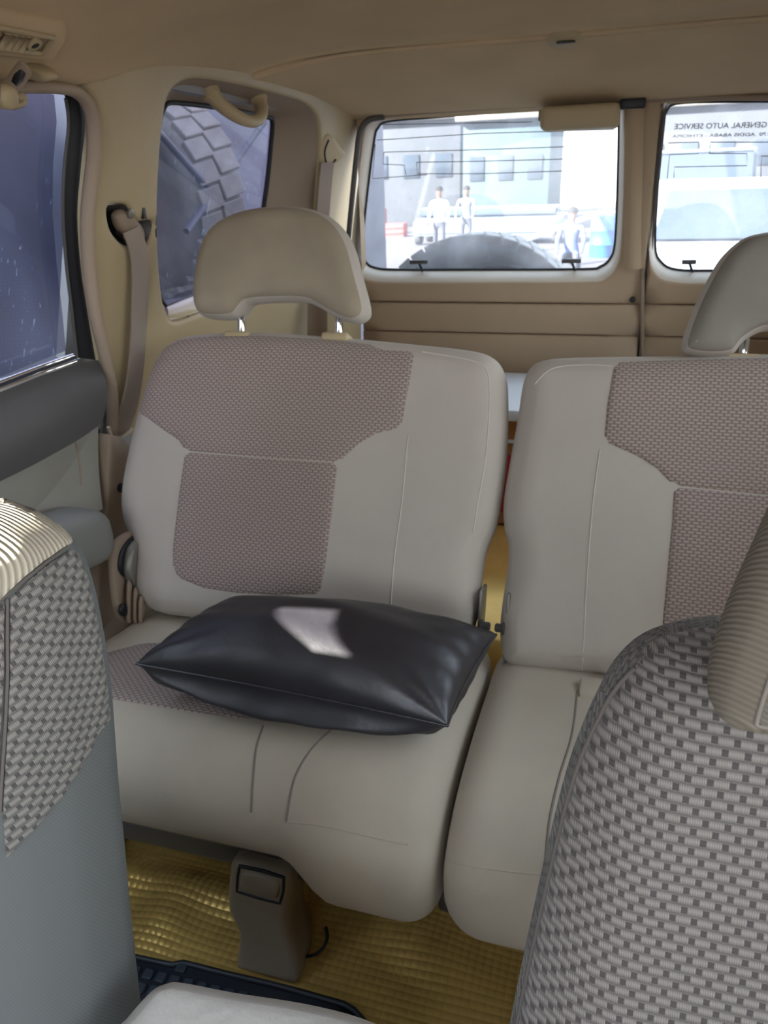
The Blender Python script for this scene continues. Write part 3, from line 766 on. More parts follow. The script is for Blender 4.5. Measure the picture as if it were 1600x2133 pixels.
# rear corner seal
tube('corner_seal', smooth([atY(p, YR - .02) for p in [(800, 243), (768, 250), (750, 275), (742, 330), (733, 420), (722, 540), (716, 640), (716, 760)]], 4, False), .008, M['grey_dark'], d2, 8)
tube('header_seal', smooth([atY(p, YR - .012) for p in [(790, 241), (900, 231), (1050, 221), (1200, 212), (1340, 206), (1500, 203), (1800, 205)]], 4, False), .007, M['trim_dark'], d2, 8)

ruled('corner_trim', [(.55, YR - .03, z) for z in (0, .5, .9, 1.2, 1.36)], [(XRW + .01 - max(0, z - .9) * .28, 1.98, z) for z in (0, .5, .9, 1.2, 1.36)], M['trim'], wr, nb=6, bulge=.03, bdir=(-.8, -.5, 0))
# ---- brake light on the rear header
bl = atY((1207, 243), YR - .07)
L0 = atY((1125, 243), YR - .07); L1 = atY((1290, 243), YR - .07); zt = atY((1207, 217), YR - .07)[2]; zb = atY((1207, 269), YR - .07)[2]
blt = empty('brake_light', 'beige brake light housing hanging over the top of the rear window', 'lamp', bl)
box('housing', (bl[0], YR - .035, (zt + zb) / 2), (L1[0] - L0[0], .09, zt - zb), M['trim'], blt, bev=.014, seg=4)
box('end_cap', (L0[0] + .001, YR - .035, (zt + zb) / 2 + .008), (.012, .06, .024), M['trim_dark'], blt, bev=.003)

# ---- fittings on the left wall
def fit_grab(name, label, a, b, sag, r, parent_mat, outv, mounts=True):
    a, b = np.array(a), np.array(b); e = empty(name, label, 'handle', (a + b) / 2)
    pts = []
    for i in range(17):
        t = i / 16; w = math.sin(math.pi * t) ** .55
        pts.append(a * (1 - t) + b * t + np.array(outv) * w * sag)
    tube('grip', pts, r, M['trim'], e, 12, rads=[r * (1.25 - .35 * math.sin(math.pi * i / 16) ** .5) for i in range(17)])
    for c in (a, b): lathe('mount', [(r * 1.5, -.012), (r * 1.5, .004), (r * 1.2, .010)], c, outv, M['trim'], e, 16)
    return e
ga = LW((437, 192), -.03); gb = LW((538, 206), -.03)
fit_grab('grab_handle', 'beige curved grab handle above the left quarter window', ga, gb, .062, .0135, None, (.55, -.15, -.80))

# belt guide on the D pillar with its belt
bt = empty('seat_belt', 'pale rear seat belt with a triangular guide beside the rear window', 'seat belt', LW((685, 310), 0))
FDp = Frame(LW((685, 310), .0), (-.35, -1, 0), (.30, 0, 1))
if FDp.n[0] < 0: FDp = Frame(LW((685, 310), .0), (.35, 1, 0), (.30, 0, 1))
FDp = Frame(FDp.o + FDp.n * .002, FDp.ex, FDp.ey)
tri = smooth(FDp.uvs([(676, 276), (690, 284), (706, 305), (716, 318), (706, 332), (690, 343), (670, 347), (660, 330), (659, 308), (664, 288)]), 4)
slab('belt_guide', FDp, tri, .012, .012, .004, .004, M['trim'], bt, .01)
tube('guide_slot', [FDp.w(*FDp.uv(p), .0125) for p in smooth([(677, 289), (669, 312), (672, 335), (682, 340), (692, 330)], 4, False)], .0028, M['black'], bt, 6)
def ribbon(name, C, wdir, width, mat, parent, thick=.0016, nrm=None):
    C = np.asarray(C, float); V = []; Fs = []; n = len(C)
    for i in range(n):
        w = np.array(wdir[i] if isinstance(wdir, list) else wdir, float); w /= np.linalg.norm(w)
        T = C[min(i + 1, n - 1)] - C[max(i - 1, 0)]; T /= np.linalg.norm(T)
        N = np.cross(w, T); N /= np.linalg.norm(N)
        ww = width[i] if isinstance(width, list) else width
        for a, b in ((-.5, -1), (0, -1), (.5, -1), (.5, 1), (0, 1), (-.5, 1)): V.append(C[i] + w * a * ww + N * b * thick * (1.6 if a == 0 else 1))
    for i in range(n - 1):
        for k in range(6): Fs.append((i * 6 + k, i * 6 + (k + 1) % 6, i * 6 + 6 + (k + 1) % 6, i * 6 + 6 + k))
    Fs += [tuple(range(6))[::-1], tuple((n - 1) * 6 + k for k in range(6))]
    o = mk(name, V, Fs, mat, parent); sharp(o, 60); return o
bp = [LW((682, 338), .012), LW((676, 400), .02), LW((672, 470), .02), LW((676, 560), .02), LW((690, 640), .03), LW((696, 720), .03)]
ribbon('webbing', smooth(bp, 4, False), FDp.ex, .052, M['belt'], bt)

# C pillar belt
cb = empty('seat_belt', 'long beige seat belt running down the left door pillar', 'seat belt', LW((275, 500), .01))
FCp = Frame(LW((262, 465), -.018), FL.ex, FL.ey)
gs = smooth(FCp.uvs([(236, 440), (262, 436), (276, 452), (290, 470), (294, 490), (286, 498), (262, 492), (244, 480), (234, 460)]), 4)
slab('belt_guide', FCp, gs, .014, .010, .004, .004, M['trim_dark'], cb, .012)
lathe('bolt', [(.009, 0), (.009, .004), (.005, .006)], FCp.w(*FCp.uv((258, 440)), .013), FCp.n, M['steel'], cb, 14)
cpts = [(272, 478), (286, 512), (292, 560), (291, 640), (287, 720), (280, 790), (268, 850), (252, 893), (243, 905)]
offs = [.0, .010, .016, .02, .022, .022, .02, .018, .016]
wds = [.044, .046, .046, .047, .047, .050, .056, .056, .045]
CB = [LW(p, o) for p, o in zip(cpts, offs)]
tang = np.array([0, 0, 1.]); wd = [FL.ex + FL.ey * .25] * 3 + [FL.ex] * 3 + [FL.ex - FL.ey * .15, FL.ex - FL.ey * .35, FL.ex - FL.ey * .5]
CBs = smooth(CB, 4, False); k = len(CBs)
wds_ = [float(np.interp(i / (k - 1) * 8, range(9), wds)) for i in range(k)]
wd_ = [np.array([np.interp(i / (k - 1) * 8, range(9), [w[c] for w in wd]) for c in range(3)]) for i in range(k)]
ribbon('webbing', CBs, wd_, wds_, M['belt'], cb)
tube('anchor_loop', smooth([LW(p, .022) for p in [(226, 890), (230, 905), (238, 918), (262, 905), (276, 892)]], 4, False), .004, M['lip'], cb, 8)

# grab handle with coat hook at the top left
h0 = np.array(LW((60, 165), .02)); ch = empty('grab_handle', 'folded beige grab handle with a coat hook above the left door', 'handle', h0)
def HP(p, o=.03): return LW(p, o)
FH = Frame(HP((40, 180), .02), FL.ex, FL.ey)
bs = smooth(FH.uvs([(42, 138), (60, 131), (92, 135), (97, 150), (92, 164), (68, 168), (55, 160), (48, 148)]), 4)
slab('mount', FH, bs, .028, .012, .01, .006, M['trim'], ch, .01)
tube('grip', smooth([HP(p, .05) for p in [(52, 142), (40, 158), (28, 176), (8, 190), (-20, 196), (-80, 205)]], 4, False), .0105, M['trim_dark'], ch, 12)
tube('socket', [HP(p, .0585) for p in [(47, 150), (38, 162), (29, 175)]], .0062, M['black'], ch, 10, rads=[.004, .0062, .004])
lathe('pivot', [(.0145, 0), (.0145, .012), (.011, .016), (0, .016)], HP((6, 199), .05), FL.n, M['trim'], ch, 20)
tube('coat_hook', smooth([HP(p, .052) for p in [(-14, 216), (10, 219), (32, 219), (45, 215), (50, 207), (44, 200), (35, 203)]], 4, False), .0050, M['trim'], ch, 8)

# air vent in the headliner, top left
vp = lambda p: drape([p, p], hl_obj, .0, 1, False)[0]
FV0 = vp((60, 70)); exv = vp((120, 80)) - vp((10, 62)); eyv = vp((60, 35)) - vp((60, 105))
FV = Frame(FV0, exv, eyv)
if FV.n[2] > 0: FV = Frame(FV0, -exv, eyv)
av = empty('air_vent', 'beige ceiling air vent with louvres and a small dial', 'vent', FV0)
hs = FV.uvs([(-160, -18), (0, 12), (140, 43), (144, 52), (118, 92), (104, 118), (0, 108), (-160, 84)])
slab('housing', FV, hs, .014, .016, .02, .01, M['headliner'], av, .02)
inn = FV.uvs([(-140, 12), (0, 36), (97, 56), (73, 90), (0, 79), (-140, 58)])
bz = [FV.w(u, v, .0145) for u, v in resample(inn, .01)]
tube('bezel', bz, .0042, M['trim'], av, 6, True)
Pp, Tt, *_ = cdt(inn, (), .03)
mk('vent_floor', FV.W(Pp, np.full(len(Pp), .0142)), Tt, M['trim_dark'], av)
for x in (-60, -30, -8, 6, 20, 34):
    a = FV.w(*FV.uv((x + 8, 46 + x * .16)), .0165); b = FV.w(*FV.uv((x - 8, 74 + x * .16)), .0165)
    tube('louvre', [a, (a + b) / 2, b], .0055, M['trim'], av, 6, flat=.6)
c = FV.w(*FV.uv((53, 63)), .015)
lathe('dial', [(.010, 0), (.010, .006), (.006, .007), (.0055, .003), (0, .003)], c, FV.n, M['trim'], av, 18)
lathe('dial_hole', [(.005, 0), (.004, .002)], c + FV.n * .0045, FV.n, M['black'], av, 12)
# ================================================================== REAR BENCH SEATS
RB = math.radians(27)
b_low = atZ((300, 1255), .43)
EYB = np.array([0, math.sin(RB), math.cos(RB)])
FB = Frame((-.5, b_low[1], b_low[2]), (1, 0, 0), EYB)         # backrest plane; normal points at the front seats
def bulge_of(c, s, amt):
    return lambda P_, d: amt * np.exp(-(((P_ - c) / s) ** 2).sum(1)) * np.minimum(d / .05, 1)

def bench(name, label, back, wov_up, wov_low, seams, head, head_h, posts, guides, head_mat, rim):
    e = empty(name, label, 'car seat', (FB.uvs(back).mean(0)[0] - .5, .95, 0))
    OB = smooth(FB.uvs(back), 4)
    c = OB.mean(0); bf = bulge_of(c + np.array([0, -.06]), np.array([.2, .16]), .012)
    bd = slab('backrest', FB, OB, .045, .05, .075, .06, M['cloth'], e, .022, bf)
    patch('woven_panel', FB, smooth(FB.uvs(wov_up), 3) if 0 else FB.uvs(wov_up), OB, .045, .05, M['weave'], e, .003, .008, .016, bf, 'taupe woven upper panel')
    patch('woven_panel', FB, FB.uvs(wov_low), OB, .045, .05, M['weave'], e, .003, .008, .016, bf, 'taupe woven lower panel')
    for s in seams: seam(s, bd, M['stitch_pale'], e, .0011)
    # headrest
    FH_ = Frame(FB.w(0, .47, .01), (1, 0, 0), (0, math.sin(math.radians(17)), math.cos(math.radians(17))))
    OH = smooth(FH_.uvs(head), 4)
    hr = slab('headrest', FH_, OH, .042, .030, .055, .04, M['cloth'], e, .010)
    inner = OH.mean(0)
    # face of the headrest; light on the rim is put in as paler cloth
    P_, T_, d_, q_, lp = cdt(OH, (), .012, [.004, .008, .012])
    hd = np.array([h for h in [0]])
    k = d_ > .0085
    if True:
        A_ = OH; N_ = np.roll(A_, -1, 0) - np.roll(A_, 1, 0)
        A_ = ccw(A_); N_ = np.roll(A_, -1, 0) - np.roll(A_, 1, 0); N_ /= np.linalg.norm(N_, axis=1)[:, None]
        IN = A_ + np.stack([-N_[:, 1], N_[:, 0]], 1) * .006
        patch('headrest_face', FH_, IN, OH, .042, .030, head_mat, e, .0022, .006, .010)
    for pp in posts:
        a = atY(pp[0], FB.w(0, .49, -.012)[1]); b = a + np.array([0, -.015, -.07])
        tube('headrest_post', [a + np.array([0, .01, .05]), a, b], .0075, M['chrome'], e, 12)
    for g in guides:
        a = atY(g, FB.w(0, .475, -.012)[1]); 
        bm = bmesh.new(); bm_box(bm, a, (.052, .040, .016), Matrix.Rotation(-RB, 3, 'X'), .006, 3); mk_bm('post_guide', bm, M['trim'], e, True)
    return e, OB, bd

backL = [(345, 736), (375, 711), (430, 699), (560, 696), (730, 707), (880, 721), (985, 733), (1030, 748), (1052, 780), (1059, 830), (1057, 950), (1046, 1040), (1034, 1100), (1014, 1150), (1003, 1220), (994, 1290), (975, 1345), (940, 1360),
         (700, 1326), (420, 1288), (345, 1278), (308, 1258), (291, 1225), (286, 1140), (266, 1085), (262, 1030), (275, 950), (300, 850), (325, 775)]
wuL = [(346, 744), (375, 719), (430, 710), (560, 707), (720, 718), (780, 726), (812, 740), (878, 742), (864, 830), (851, 903), (800, 915), (764, 937), (726, 974), (600, 966), (411, 949), (399, 928), (365, 905), (332, 880), (302, 866), (318, 815)]
wlL = [(411, 948), (600, 964), (726, 972), (715, 1080), (700, 1180), (689, 1238), (600, 1240), (520, 1236), (450, 1226), (405, 1208), (386, 1190), (386, 1140), (397, 1050)]
smL = [[(850, 908), (838, 1040), (822, 1160), (812, 1290)], [(880, 733), (985, 752), (1015, 775), (1020, 830), (1012, 950), (995, 1050), (985, 1110)], [(520, 1242), (470, 1275)]]
headL = [(600, 433), (660, 440), (705, 465), (735, 510), (755, 580), (770, 640), (765, 664), (744, 675), (715, 668), (690, 655), (665, 640), (640, 631), (585, 630), (530, 634), (515, 645), (500, 662), (470, 667), (430, 662), (414, 640), (412, 600), (420, 540), (440, 490), (475, 458), (530, 438)]
seatL, OBL, bdL = bench('bench_seat', 'grey rear bench seat half under the black cushion, its headrest raised on chrome posts', backL, wuL, wlL, smL, headL, .47,
                   [((503, 680),), ((706, 685),)], [(500, 703), (703, 706)], M['cloth_tan'], .01)

backR = [(1090, 800), (1103, 772), (1130, 754), (1200, 747), (1400, 744), (1550, 740), (1700, 742), (1830, 752), (1880, 780), (1895, 850), (1890, 1000), (1880, 1200), (1860, 1400), (1830, 1485),
         (1600, 1452), (1400, 1425), (1250, 1404), (1100, 1392), (1064, 1384), (1047, 1360), (1042, 1310), (1048, 1250), (1057, 1190), (1060, 1140), (1051, 1100), (1050, 1040), (1065, 950), (1080, 865)]
wuR = [(1278, 764), (1400, 759), (1600, 754), (1760, 760), (1800, 790), (1790, 870), (1760, 950), (1740, 1000), (1700, 1050), (1600, 1041), (1395, 1021), (1362, 985), (1322, 960), (1256, 931), (1262, 860)]
wlR = [(1396, 1020), (1600, 1039), (1700, 1048), (1694, 1150), (1680, 1300), (1660, 1395), (1600, 1402), (1500, 1390), (1420, 1375), (1369, 1355), (1372, 1300), (1383, 1180), (1392, 1090)]
smR = [[(1250, 936), (1235, 1050), (1222, 1220), (1213, 1395)], [(1114, 800), (1150, 768), (1220, 760), (1278, 763)]]
headR = [(1640, 482), (1580, 489), (1540, 503), (1500, 540), (1470, 590), (1446, 640), (1424, 700), (1421, 728), (1440, 741), (1490, 745), (1525, 738), (1545, 715), (1570, 698), (1600, 690), (1680, 690), (1720, 700), (1745, 720), (1760, 742), (1810, 746), (1850, 738), (1862, 715), (1840, 640), (1800, 560), (1740, 500), (1690, 484)]
seatR, OBR, bdR = bench('bench_seat', 'grey rear bench seat half with nothing on it, its headrest lowered onto the backrest', backR, wuR, wlR, smR, headR, .47,
                   [((1548, 742),), ((1735, 742),)], [(1546, 752), (1738, 752)], M['cloth_head_shaded'], .01)

# ---- cushions
def prof_smooth(p): return smooth(np.array(p), 5, True)
pm = np.array([(1.17, .385), (1.05, .412), (.95, .428), (.86, .438), (.79, .434), (.735, .412), (.706, .375), (.706, .325), (.732, .288), (.79, .272), (.95, .265), (1.15, .26)])
pl_ = np.array([(1.17, .40), (1.05, .428), (.95, .442), (.85, .446), (.775, .435), (.715, .402), (.683, .352), (.684, .288), (.713, .240), (.775, .220), (.95, .225), (1.15, .24)])
def cushion(name, x0, x1, lobe, mat, parent, r=.05):
    xs = []; n = 46
    t = np.linspace(-1, 1, n); t = np.sign(t) * (1 - (1 - abs(t)) ** 1.5)
    V = []; Fs = []; uv = []
    half = (x1 - x0) / 2; c = (x0 + x1) / 2
    m_ = None
    for i in range(n):
        x = c + half * t[i]
        k = lobe(x); p = prof_smooth(pm * (1 - k) + pl_ * k)
        d = min(x - x0, x1 - x); f = r * (1 - math.sqrt(max(0, 1 - (1 - min(d / r, 1)) ** 2)))
        cc_ = p.mean(0); sc = (p - cc_)
        L = np.abs(sc).max(0)
        p = cc_ + sc * (1 - f / L)
        m_ = len(p)
        for j in range(m_):
            V.append((x, p[j][0], p[j][1])); uv.append((x, p[j][0]))
    for i in range(n - 1):
        for j in range(m_): Fs.append((i * m_ + j, i * m_ + (j + 1) % m_, (i + 1) * m_ + (j + 1) % m_, (i + 1) * m_ + j))
    Fs += [tuple(range(m_))[::-1], tuple((n - 1) * m_ + j for j in range(m_))]
    o = mk(name, V, [f[::-1] for f in Fs], mat, parent, True, uv)
    return o
sstep = lambda x, a, b: (lambda t: t * t * (3 - 2 * t))(min(max((x - a) / (b - a), 0), 1))
XG = -.163
cuL = cushion('seat_cushion', -.86, XG - .004, lambda x: sstep(x, -.395, -.31), M['cloth_cushion'], seatL)
cuR = cushion('seat_cushion', XG + .004, .52, lambda x: 1.0 - .75 * sstep(x, .02, .14) + .75 * sstep(x, .24, .36), M['cloth_cushion'], seatR, .055)
def drape_panel(name, px, body, mat, parent, step=.016, lift=.002):
    O = np.array([atZ(p, .43)[:2] for p in px]); Pq, Tq, dq, qq, lp = cdt(O, (), step, [.006])
    t = bvh(body); H = np.zeros(len(Pq))
    for i, p in enumerate(Pq):
        h, *_ = t.ray_cast(Vector((p[0], p[1], 1.0)), Vector((0, 0, -1)))
        H[i] = h[2] if h is not None else .42
    H += lift * (2 * np.minimum(dq / .006, 1) - 1)
    return mk(name, np.column_stack([Pq, H]), Tq, mat, parent, True, Pq)
drape_panel('woven_panel', [(120, 1395), (300, 1330), (560, 1330), (700, 1370), (640, 1440), (612, 1470), (588, 1496), (560, 1509), (500, 1508), (400, 1495), (225, 1466), (120, 1450)], cuL, M['weave'], seatL)
for s in ([(548, 1512), (534, 1560), (528, 1620), (524, 1692)], [(700, 1512), (650, 1560), (615, 1620), (600, 1690), (597, 1712)]):
    seam(s, cuL, M['stitch'], seatL, .0016)
seam([(597, 1712), (680, 1722), (760, 1740), (850, 1760)], cuL, M['cloth_cushion'], seatL, .0010)
for s in ([(1203, 1440), (1192, 1530), (1165, 1620), (1145, 1710), (1136, 1800)],):
    seam(s, cuR, M['stitch'], seatR, .0016)
seam([(880, 1775), (960, 1800), (1060, 1815), (1130, 1822)], cuR, M['cloth_cushion'], seatR, .0010)
box('cushion_frame', (-.60, .80, .250), (.50, .05, .045), M['steel'], seatL, bev=.006)
box('cushion_base', (-.50, .95, .20), (.62, .32, .06), M['grey_dark'], seatL, bev=.01)
box('cushion_base', (.20, .98, .17), (.58, .28, .06), M['grey_dark'], seatR, bev=.01)
box('side_foot', (-.84, .93, .10), (.03, .20, .20), M['steel'], seatL, bev=.008)
box('side_foot', (-.20, .98, .09), (.03, .12, .18), M['grey_dark'], seatL, bev=.008)
box('side_foot', (.30, .98, .09), (.03, .12, .18), M['grey_dark'], seatR, bev=.008)
# buckle pocket on the right cushion
bp_ = drape([(1228, 1440)], cuR, .004, 1, False)
if len(bp_): box('buckle_flap', bp_[0] + np.array([.015, 0, .0]), (.06, .05, .014), M['cloth_cushion'], seatR, bev=.006)

# ---- hinges
FHg = Frame((-.832, 1.0, .5), (0, 1, 0), (0, 0, 1))
def hpx(ps, x): return [atX(p, x) for p in ps]
FX = lambda x: (lambda f: f if f.n[0] > 0 else Frame((x, 0, 0), (0, -1, 0), (0, 0, 1)))(Frame((x, 0, 0), (0, 1, 0), (0, 0, 1)))
f1 = FX(-.865)
def side_plate(name, ps, x, th, mat, parent, r=.006):
    f = FX(x); return slab(name, f, smooth(f.uvs(ps), 3), th, r, .004, .004, mat, parent, .016)
side_plate('recliner_cover', [(236, 1130), (256, 1112), (284, 1106), (300, 1130), (300, 1230), (284, 1290), (250, 1295), (236, 1260), (228, 1200), (226, 1160)], -.868, .010, M['trim_dark'], seatL)
side_plate('recliner_slot', [(278, 1116), (262, 1130), (250, 1152), (246, 1180), (252, 1196), (262, 1202), (272, 1180), (276, 1150)], -.856, .004, M['black'], seatL)
side_plate('recliner_disc', [(276, 1128), (264, 1150), (260, 1180), (262, 1200), (272, 1222), (285, 1230), (310, 1230), (310, 1120)], -.850, .012, M['steel'], seatL)
side_plate('belt_anchor_slot', [(249, 1260), (263, 1260), (262, 1282), (248, 1280)], -.850, .006, M['black'], seatL, .002)
for i, (xa, xb) in enumerate(((266, 270), (280, 284), (291, 294))):
    side = [(xa, 1215 + i * 14), (xa + 6, 1215 + i * 14), (xb + 6, 1290), (xb - 2, 1298), (xa - 1, 1290)]
    side_plate('recliner_arm', side, -.845 + i * .012, .004, M['trim_dark'], seatL, .003)
bt_ = atY((240, 1300), 1.05); box('floor_pocket', (-.89, 1.02, .36), (.06, .20, .05), M['trim_dark'], seatL, bev=.012)
# hinge plates between the two halves
for seat, x, ps, knob in ((seatL, -.186, [(978, 1215), (992, 1210), (1000, 1235), (1002, 1290), (1000, 1370), (985, 1400), (972, 1395), (972, 1250)], (1000, 1249)),
                    (seatR, -.140, [(1044, 1232), (1052, 1228), (1058, 1260), (1056, 1350), (1056, 1392), (1034, 1398), (1030, 1380), (1036, 1290)], (1034, 1256))):
    s = -1 if seat is seatR else 1
    c = np.mean([hit(p, (0, 1.13, 0), (0, 1, 0)) for p in ps], 0)
    bm = bmesh.new(); bm_box(bm, (x, 1.125, .455), (.006, .050, .15), Matrix.Rotation(-RB * .5, 3, 'X'), .0025); mk_bm('hinge_plate', bm, M['steel'], seat, True)
    lathe('hinge_bolt', [(.011, 0), (.011, .003), (.0075, .004), (.0075, .014), (.005, .016)], (x + s * .003, 1.105, .475), (s, 0, 0), M['grey_dark'], seat, 14)

# ---- plastic foot under the left half
br = [(484, 1800), (494, 1783), (512, 1784), (560, 1798), (600, 1810), (612, 1828), (610, 1870), (606, 1900), (608, 1940), (622, 1990), (624, 2052), (600, 2056), (550, 2046), (500, 2030), (496, 2005), (502, 1960), (502, 1930), (488, 1900), (480, 1870)]
FK = Frame((0, .752, 0), (1, 0, 0), (0, .12, 1))
OK_ = smooth(FK.uvs(br), 3); OK_[:, 1] = np.maximum(OK_[:, 1], .002)
slab('leg_cover', FK, OK_, .016, .014, .075, .014, M['bracket'], seatL, .012)
tb = [(512, 1792), (560, 1803), (597, 1816), (596, 1838), (590, 1862), (545, 1850), (506, 1838), (508, 1812)]
slab('leg_flap', FK, FK.uvs(tb), .021, .008, .0, .004, M['bracket'], seatL, .01)
ob = FK.uvs([(509, 1789), (560, 1800), (600, 1813), (599, 1840), (592, 1866), (545, 1854), (503, 1841), (505, 1810)])
tube('flap_gap', [FK.w(u, v, .0155) for u, v in resample(ob, .01)], .0026, M['black'], seatL, 6, True)
# loop of cable behind the foot
cbl = smooth([(628, 1990), (645, 1992), (662, 1985), (676, 1970), (682, 1950), (678, 1930)], 5, False)
o = tube('cable_loop', [atZ(p, .014 + .03 * i / len(cbl)) for i, p in enumerate(cbl)], .0028, M['black'], None, 8)
tag(o, 'thin black cable loop on the gold floor beside the seat foot', 'cable')

# ---- black cushion
PZ = .512
pc = {'a': atZ((284, 1383), PZ), 'b': atZ((932, 1512), PZ - .012), 'c': atZ((1034, 1322), PZ + .006), 'd': atZ((470, 1262), PZ + .012)}
pil = empty('cushion', 'shiny black leather cushion lying on the left rear seat', 'cushion', (pc['a'] + pc['c']) / 2)
N = 56; V = []; Fs = []; top = []; 
def pil_pt(u, v, s):
    # corners are pulled out, edges bow in
    k = .03
    uu = u * (1 - k * (1 - v * v)); vv = v * (1 - k * 1.4 * (1 - u * u))
    a, b, c, d = pc['a'], pc['b'], pc['c'], pc['d']
    p = (a * (1 - uu) * (1 - vv) + b * (1 + uu) * (1 - vv) + c * (1 + uu) * (1 + vv) + d * (1 - uu) * (1 + vv)) / 4
    e = max(0, (1 - u * u)) ** .42 * max(0, (1 - v * v)) ** .42
    w = 0
    for cu, cv in ((-1, -1), (1, -1), (1, 1), (-1, 1)):
        r = math.hypot(u - cu, v - cv); an = math.atan2(v - cv, u - cu)
        w += math.exp(-(r / .42) ** 2) * math.cos(an * 11 + cu) * .006
    for sdir, cc2 in ((v, u), (u, v)):
        w += math.exp(-((1 - abs(sdir)) / .22) ** 2) * math.sin(cc2 * 17 + 3 * sdir) * .0035
    w += .004 * math.sin(u * 5 + v * 3 + s) * math.sin(v * 6 - u * 2)
    th = (.074 if s > 0 else -.064) * e
    if s < 0:                       # the underside swells out past the seam
        ay = np.array(d) + c - a - b; ay = ay / np.linalg.norm(ay); axx = np.array(b) + c - a - d; axx = axx / np.linalg.norm(axx)
        fq = lambda q: math.sin(math.pi * min(1, (1 - abs(q)) / .36)) if abs(q) > .64 else 0
        p = p + ay * np.sign(v) * fq(v) * .034 * (1 - u * u) ** .6 + axx * np.sign(u) * fq(u) * .022 * (1 - v * v) ** .6
    return p + np.array([0, -.0, th + w * e * s])
def grid_side(s):
    return np.array([[pil_pt(math.sin(math.pi / 2 * (2 * i / N - 1)) if 0 else (2 * i / N - 1), 2 * j / N - 1, s) for j in range(N + 1)] for i in range(N + 1)])
# finer spacing near the edges
def gs2(s):
    g = lambda q: math.sin(math.pi / 2 * (2 * q / N - 1))
    return np.array([[pil_pt(g(i), g(j), s) for j in range(N + 1)] for i in range(N + 1)])
for nm, s in (('top_panel', 1), ('bottom_panel', -1)):
    Gd = gs2(s); Vv = Gd.reshape(-1, 3)
    if s < 0:
        for q in range(len(Vv)):      # it settles on the seat
            h, *_ = bvh(cuL).ray_cast(Vector((Vv[q][0], Vv[q][1], 1.0)), Vector((0, 0, -1)))
            if h is not None and Vv[q][0] < XG - .01: Vv[q][2] = max(Vv[q][2], h[2] + .001)
    ff = [(i * (N + 1) + j, (i + 1) * (N + 1) + j, (i + 1) * (N + 1) + j + 1, i * (N + 1) + j + 1)[::s] for i in range(N) for j in range(N)]
    oo = mk(nm, Vv, ff, M['leather'], pil, True)
    if s > 0: pillow_top = oo
g = lambda q: math.sin(math.pi / 2 * (2 * q / N - 1))
ed = [pil_pt(g(i), -1, 1) for i in range(N)] + [pil_pt(1, g(j), 1) for j in range(N)] + [pil_pt(g(N - i), 1, 1) for i in range(N)] + [pil_pt(-1, g(N - j), 1) for j in range(N)]
edc = np.mean(ed, 0); ed = [p for i, p in enumerate(ed) if i == 0 or np.linalg.norm(p - ed[i - 1]) > 1e-4]
tube('piping', ed, .0022, M['leather'], pil, 6, True)

# ================================================================== FRONT SEATS
def front_frame(x, y, z, rec, yaw=0.0):
    r = math.radians(rec); q = math.radians(yaw)
    return Frame((x, y, z), (math.cos(q), math.sin(q), 0), (-math.sin(q) * math.sin(r), math.cos(q) * math.sin(r), math.cos(r)))
def level_rows(o, fr, O, r):
    """weave coordinates: straight across, unrolled only over the top edge"""
    off = np.array(root_offset(o.parent)); V = np.array([tuple(v.co) for v in o.data.vertices]) + off - fr.o
    Pp = np.column_stack([V @ fr.ex, V @ fr.ey]); d, q = dist(Pp, [O]); A = arc_uv(Pp, d, q, r) - Pp
    n = q - Pp; n /= np.linalg.norm(n, axis=1)[:, None] + 1e-9
    U = Pp.copy(); w = np.clip(n[:, 1], 0, 1) ** 4; U[:, 1] += A[:, 1] * w
    l = o.data.uv_layers[0]; idx = np.zeros(len(o.data.loops), int); o.data.loops.foreach_get('vertex_index', idx)
    l.data.foreach_set('uv', U[idx].astype(np.float32).ravel())
# right one: big woven front, seam, bolster
FRS = front_frame(.02, .43, .88, 14)
rs = [(1482, 1300), (1420, 1310), (1360, 1328), (1312, 1356), (1268, 1404), (1238, 1458), (1205, 1530), (1178, 1610), (1150, 1720), (1125, 1830), (1103, 1930), (1082, 2030), (1062, 2133), (1040, 2260), (1030, 2400),
      (1300, 2500), (1800, 2560), (2300, 2600), (2420, 2200), (2350, 1800), (2220, 1500), (2100, 1380), (1950, 1320), (1750, 1300), (1600, 1296)]
ORS = smooth(FRS.uvs(rs, .0), 3)
fsr = empty('front_seat', 'front seat on the right, woven grey backrest with dark squares', 'car seat', (.25, .35, 0))
bfr = lambda P_, d: .0 * d
bdFR = slab('backrest', FRS, ORS, .060, .060, .10, .07, M['weave_bolster'], fsr, .018)
def inset(O, r):
    A_ = ccw(np.asarray(O)); A_ = resample(A_, .012); N_ = np.roll(A_, -1, 0) - np.roll(A_, 1, 0); N_ /= np.linalg.norm(N_, axis=1)[:, None]
    Q = A_ + np.stack([-N_[:, 1], N_[:, 0]], 1) * r
    d, _ = dist(Q, [A_]); return Q[(d > r * .96) & inside(Q, A_)]
def inset_side(O, r, rt):
    A_ = resample(ccw(np.asarray(O)), .012); N_ = np.roll(A_, -1, 0) - np.roll(A_, 1, 0); N_ /= np.linalg.norm(N_, axis=1)[:, None]
    N_ = np.stack([-N_[:, 1], N_[:, 0]], 1); w = np.clip((-N_[:, 1] - .55) / .3, 0, 1)
    Q = A_ + N_ * (r * (1 - w) + rt * w)[:, None]
    return Q, w
INR, _w = inset_side(ORS, .0040, .0004)
wp_ = patch('woven_panel', FRS, INR, ORS, .060, .060, M['weave_front'], fsr, .003, .006, .014, None, 'woven front with rows of dark squares')
level_rows(wp_, FRS, ORS, .060)
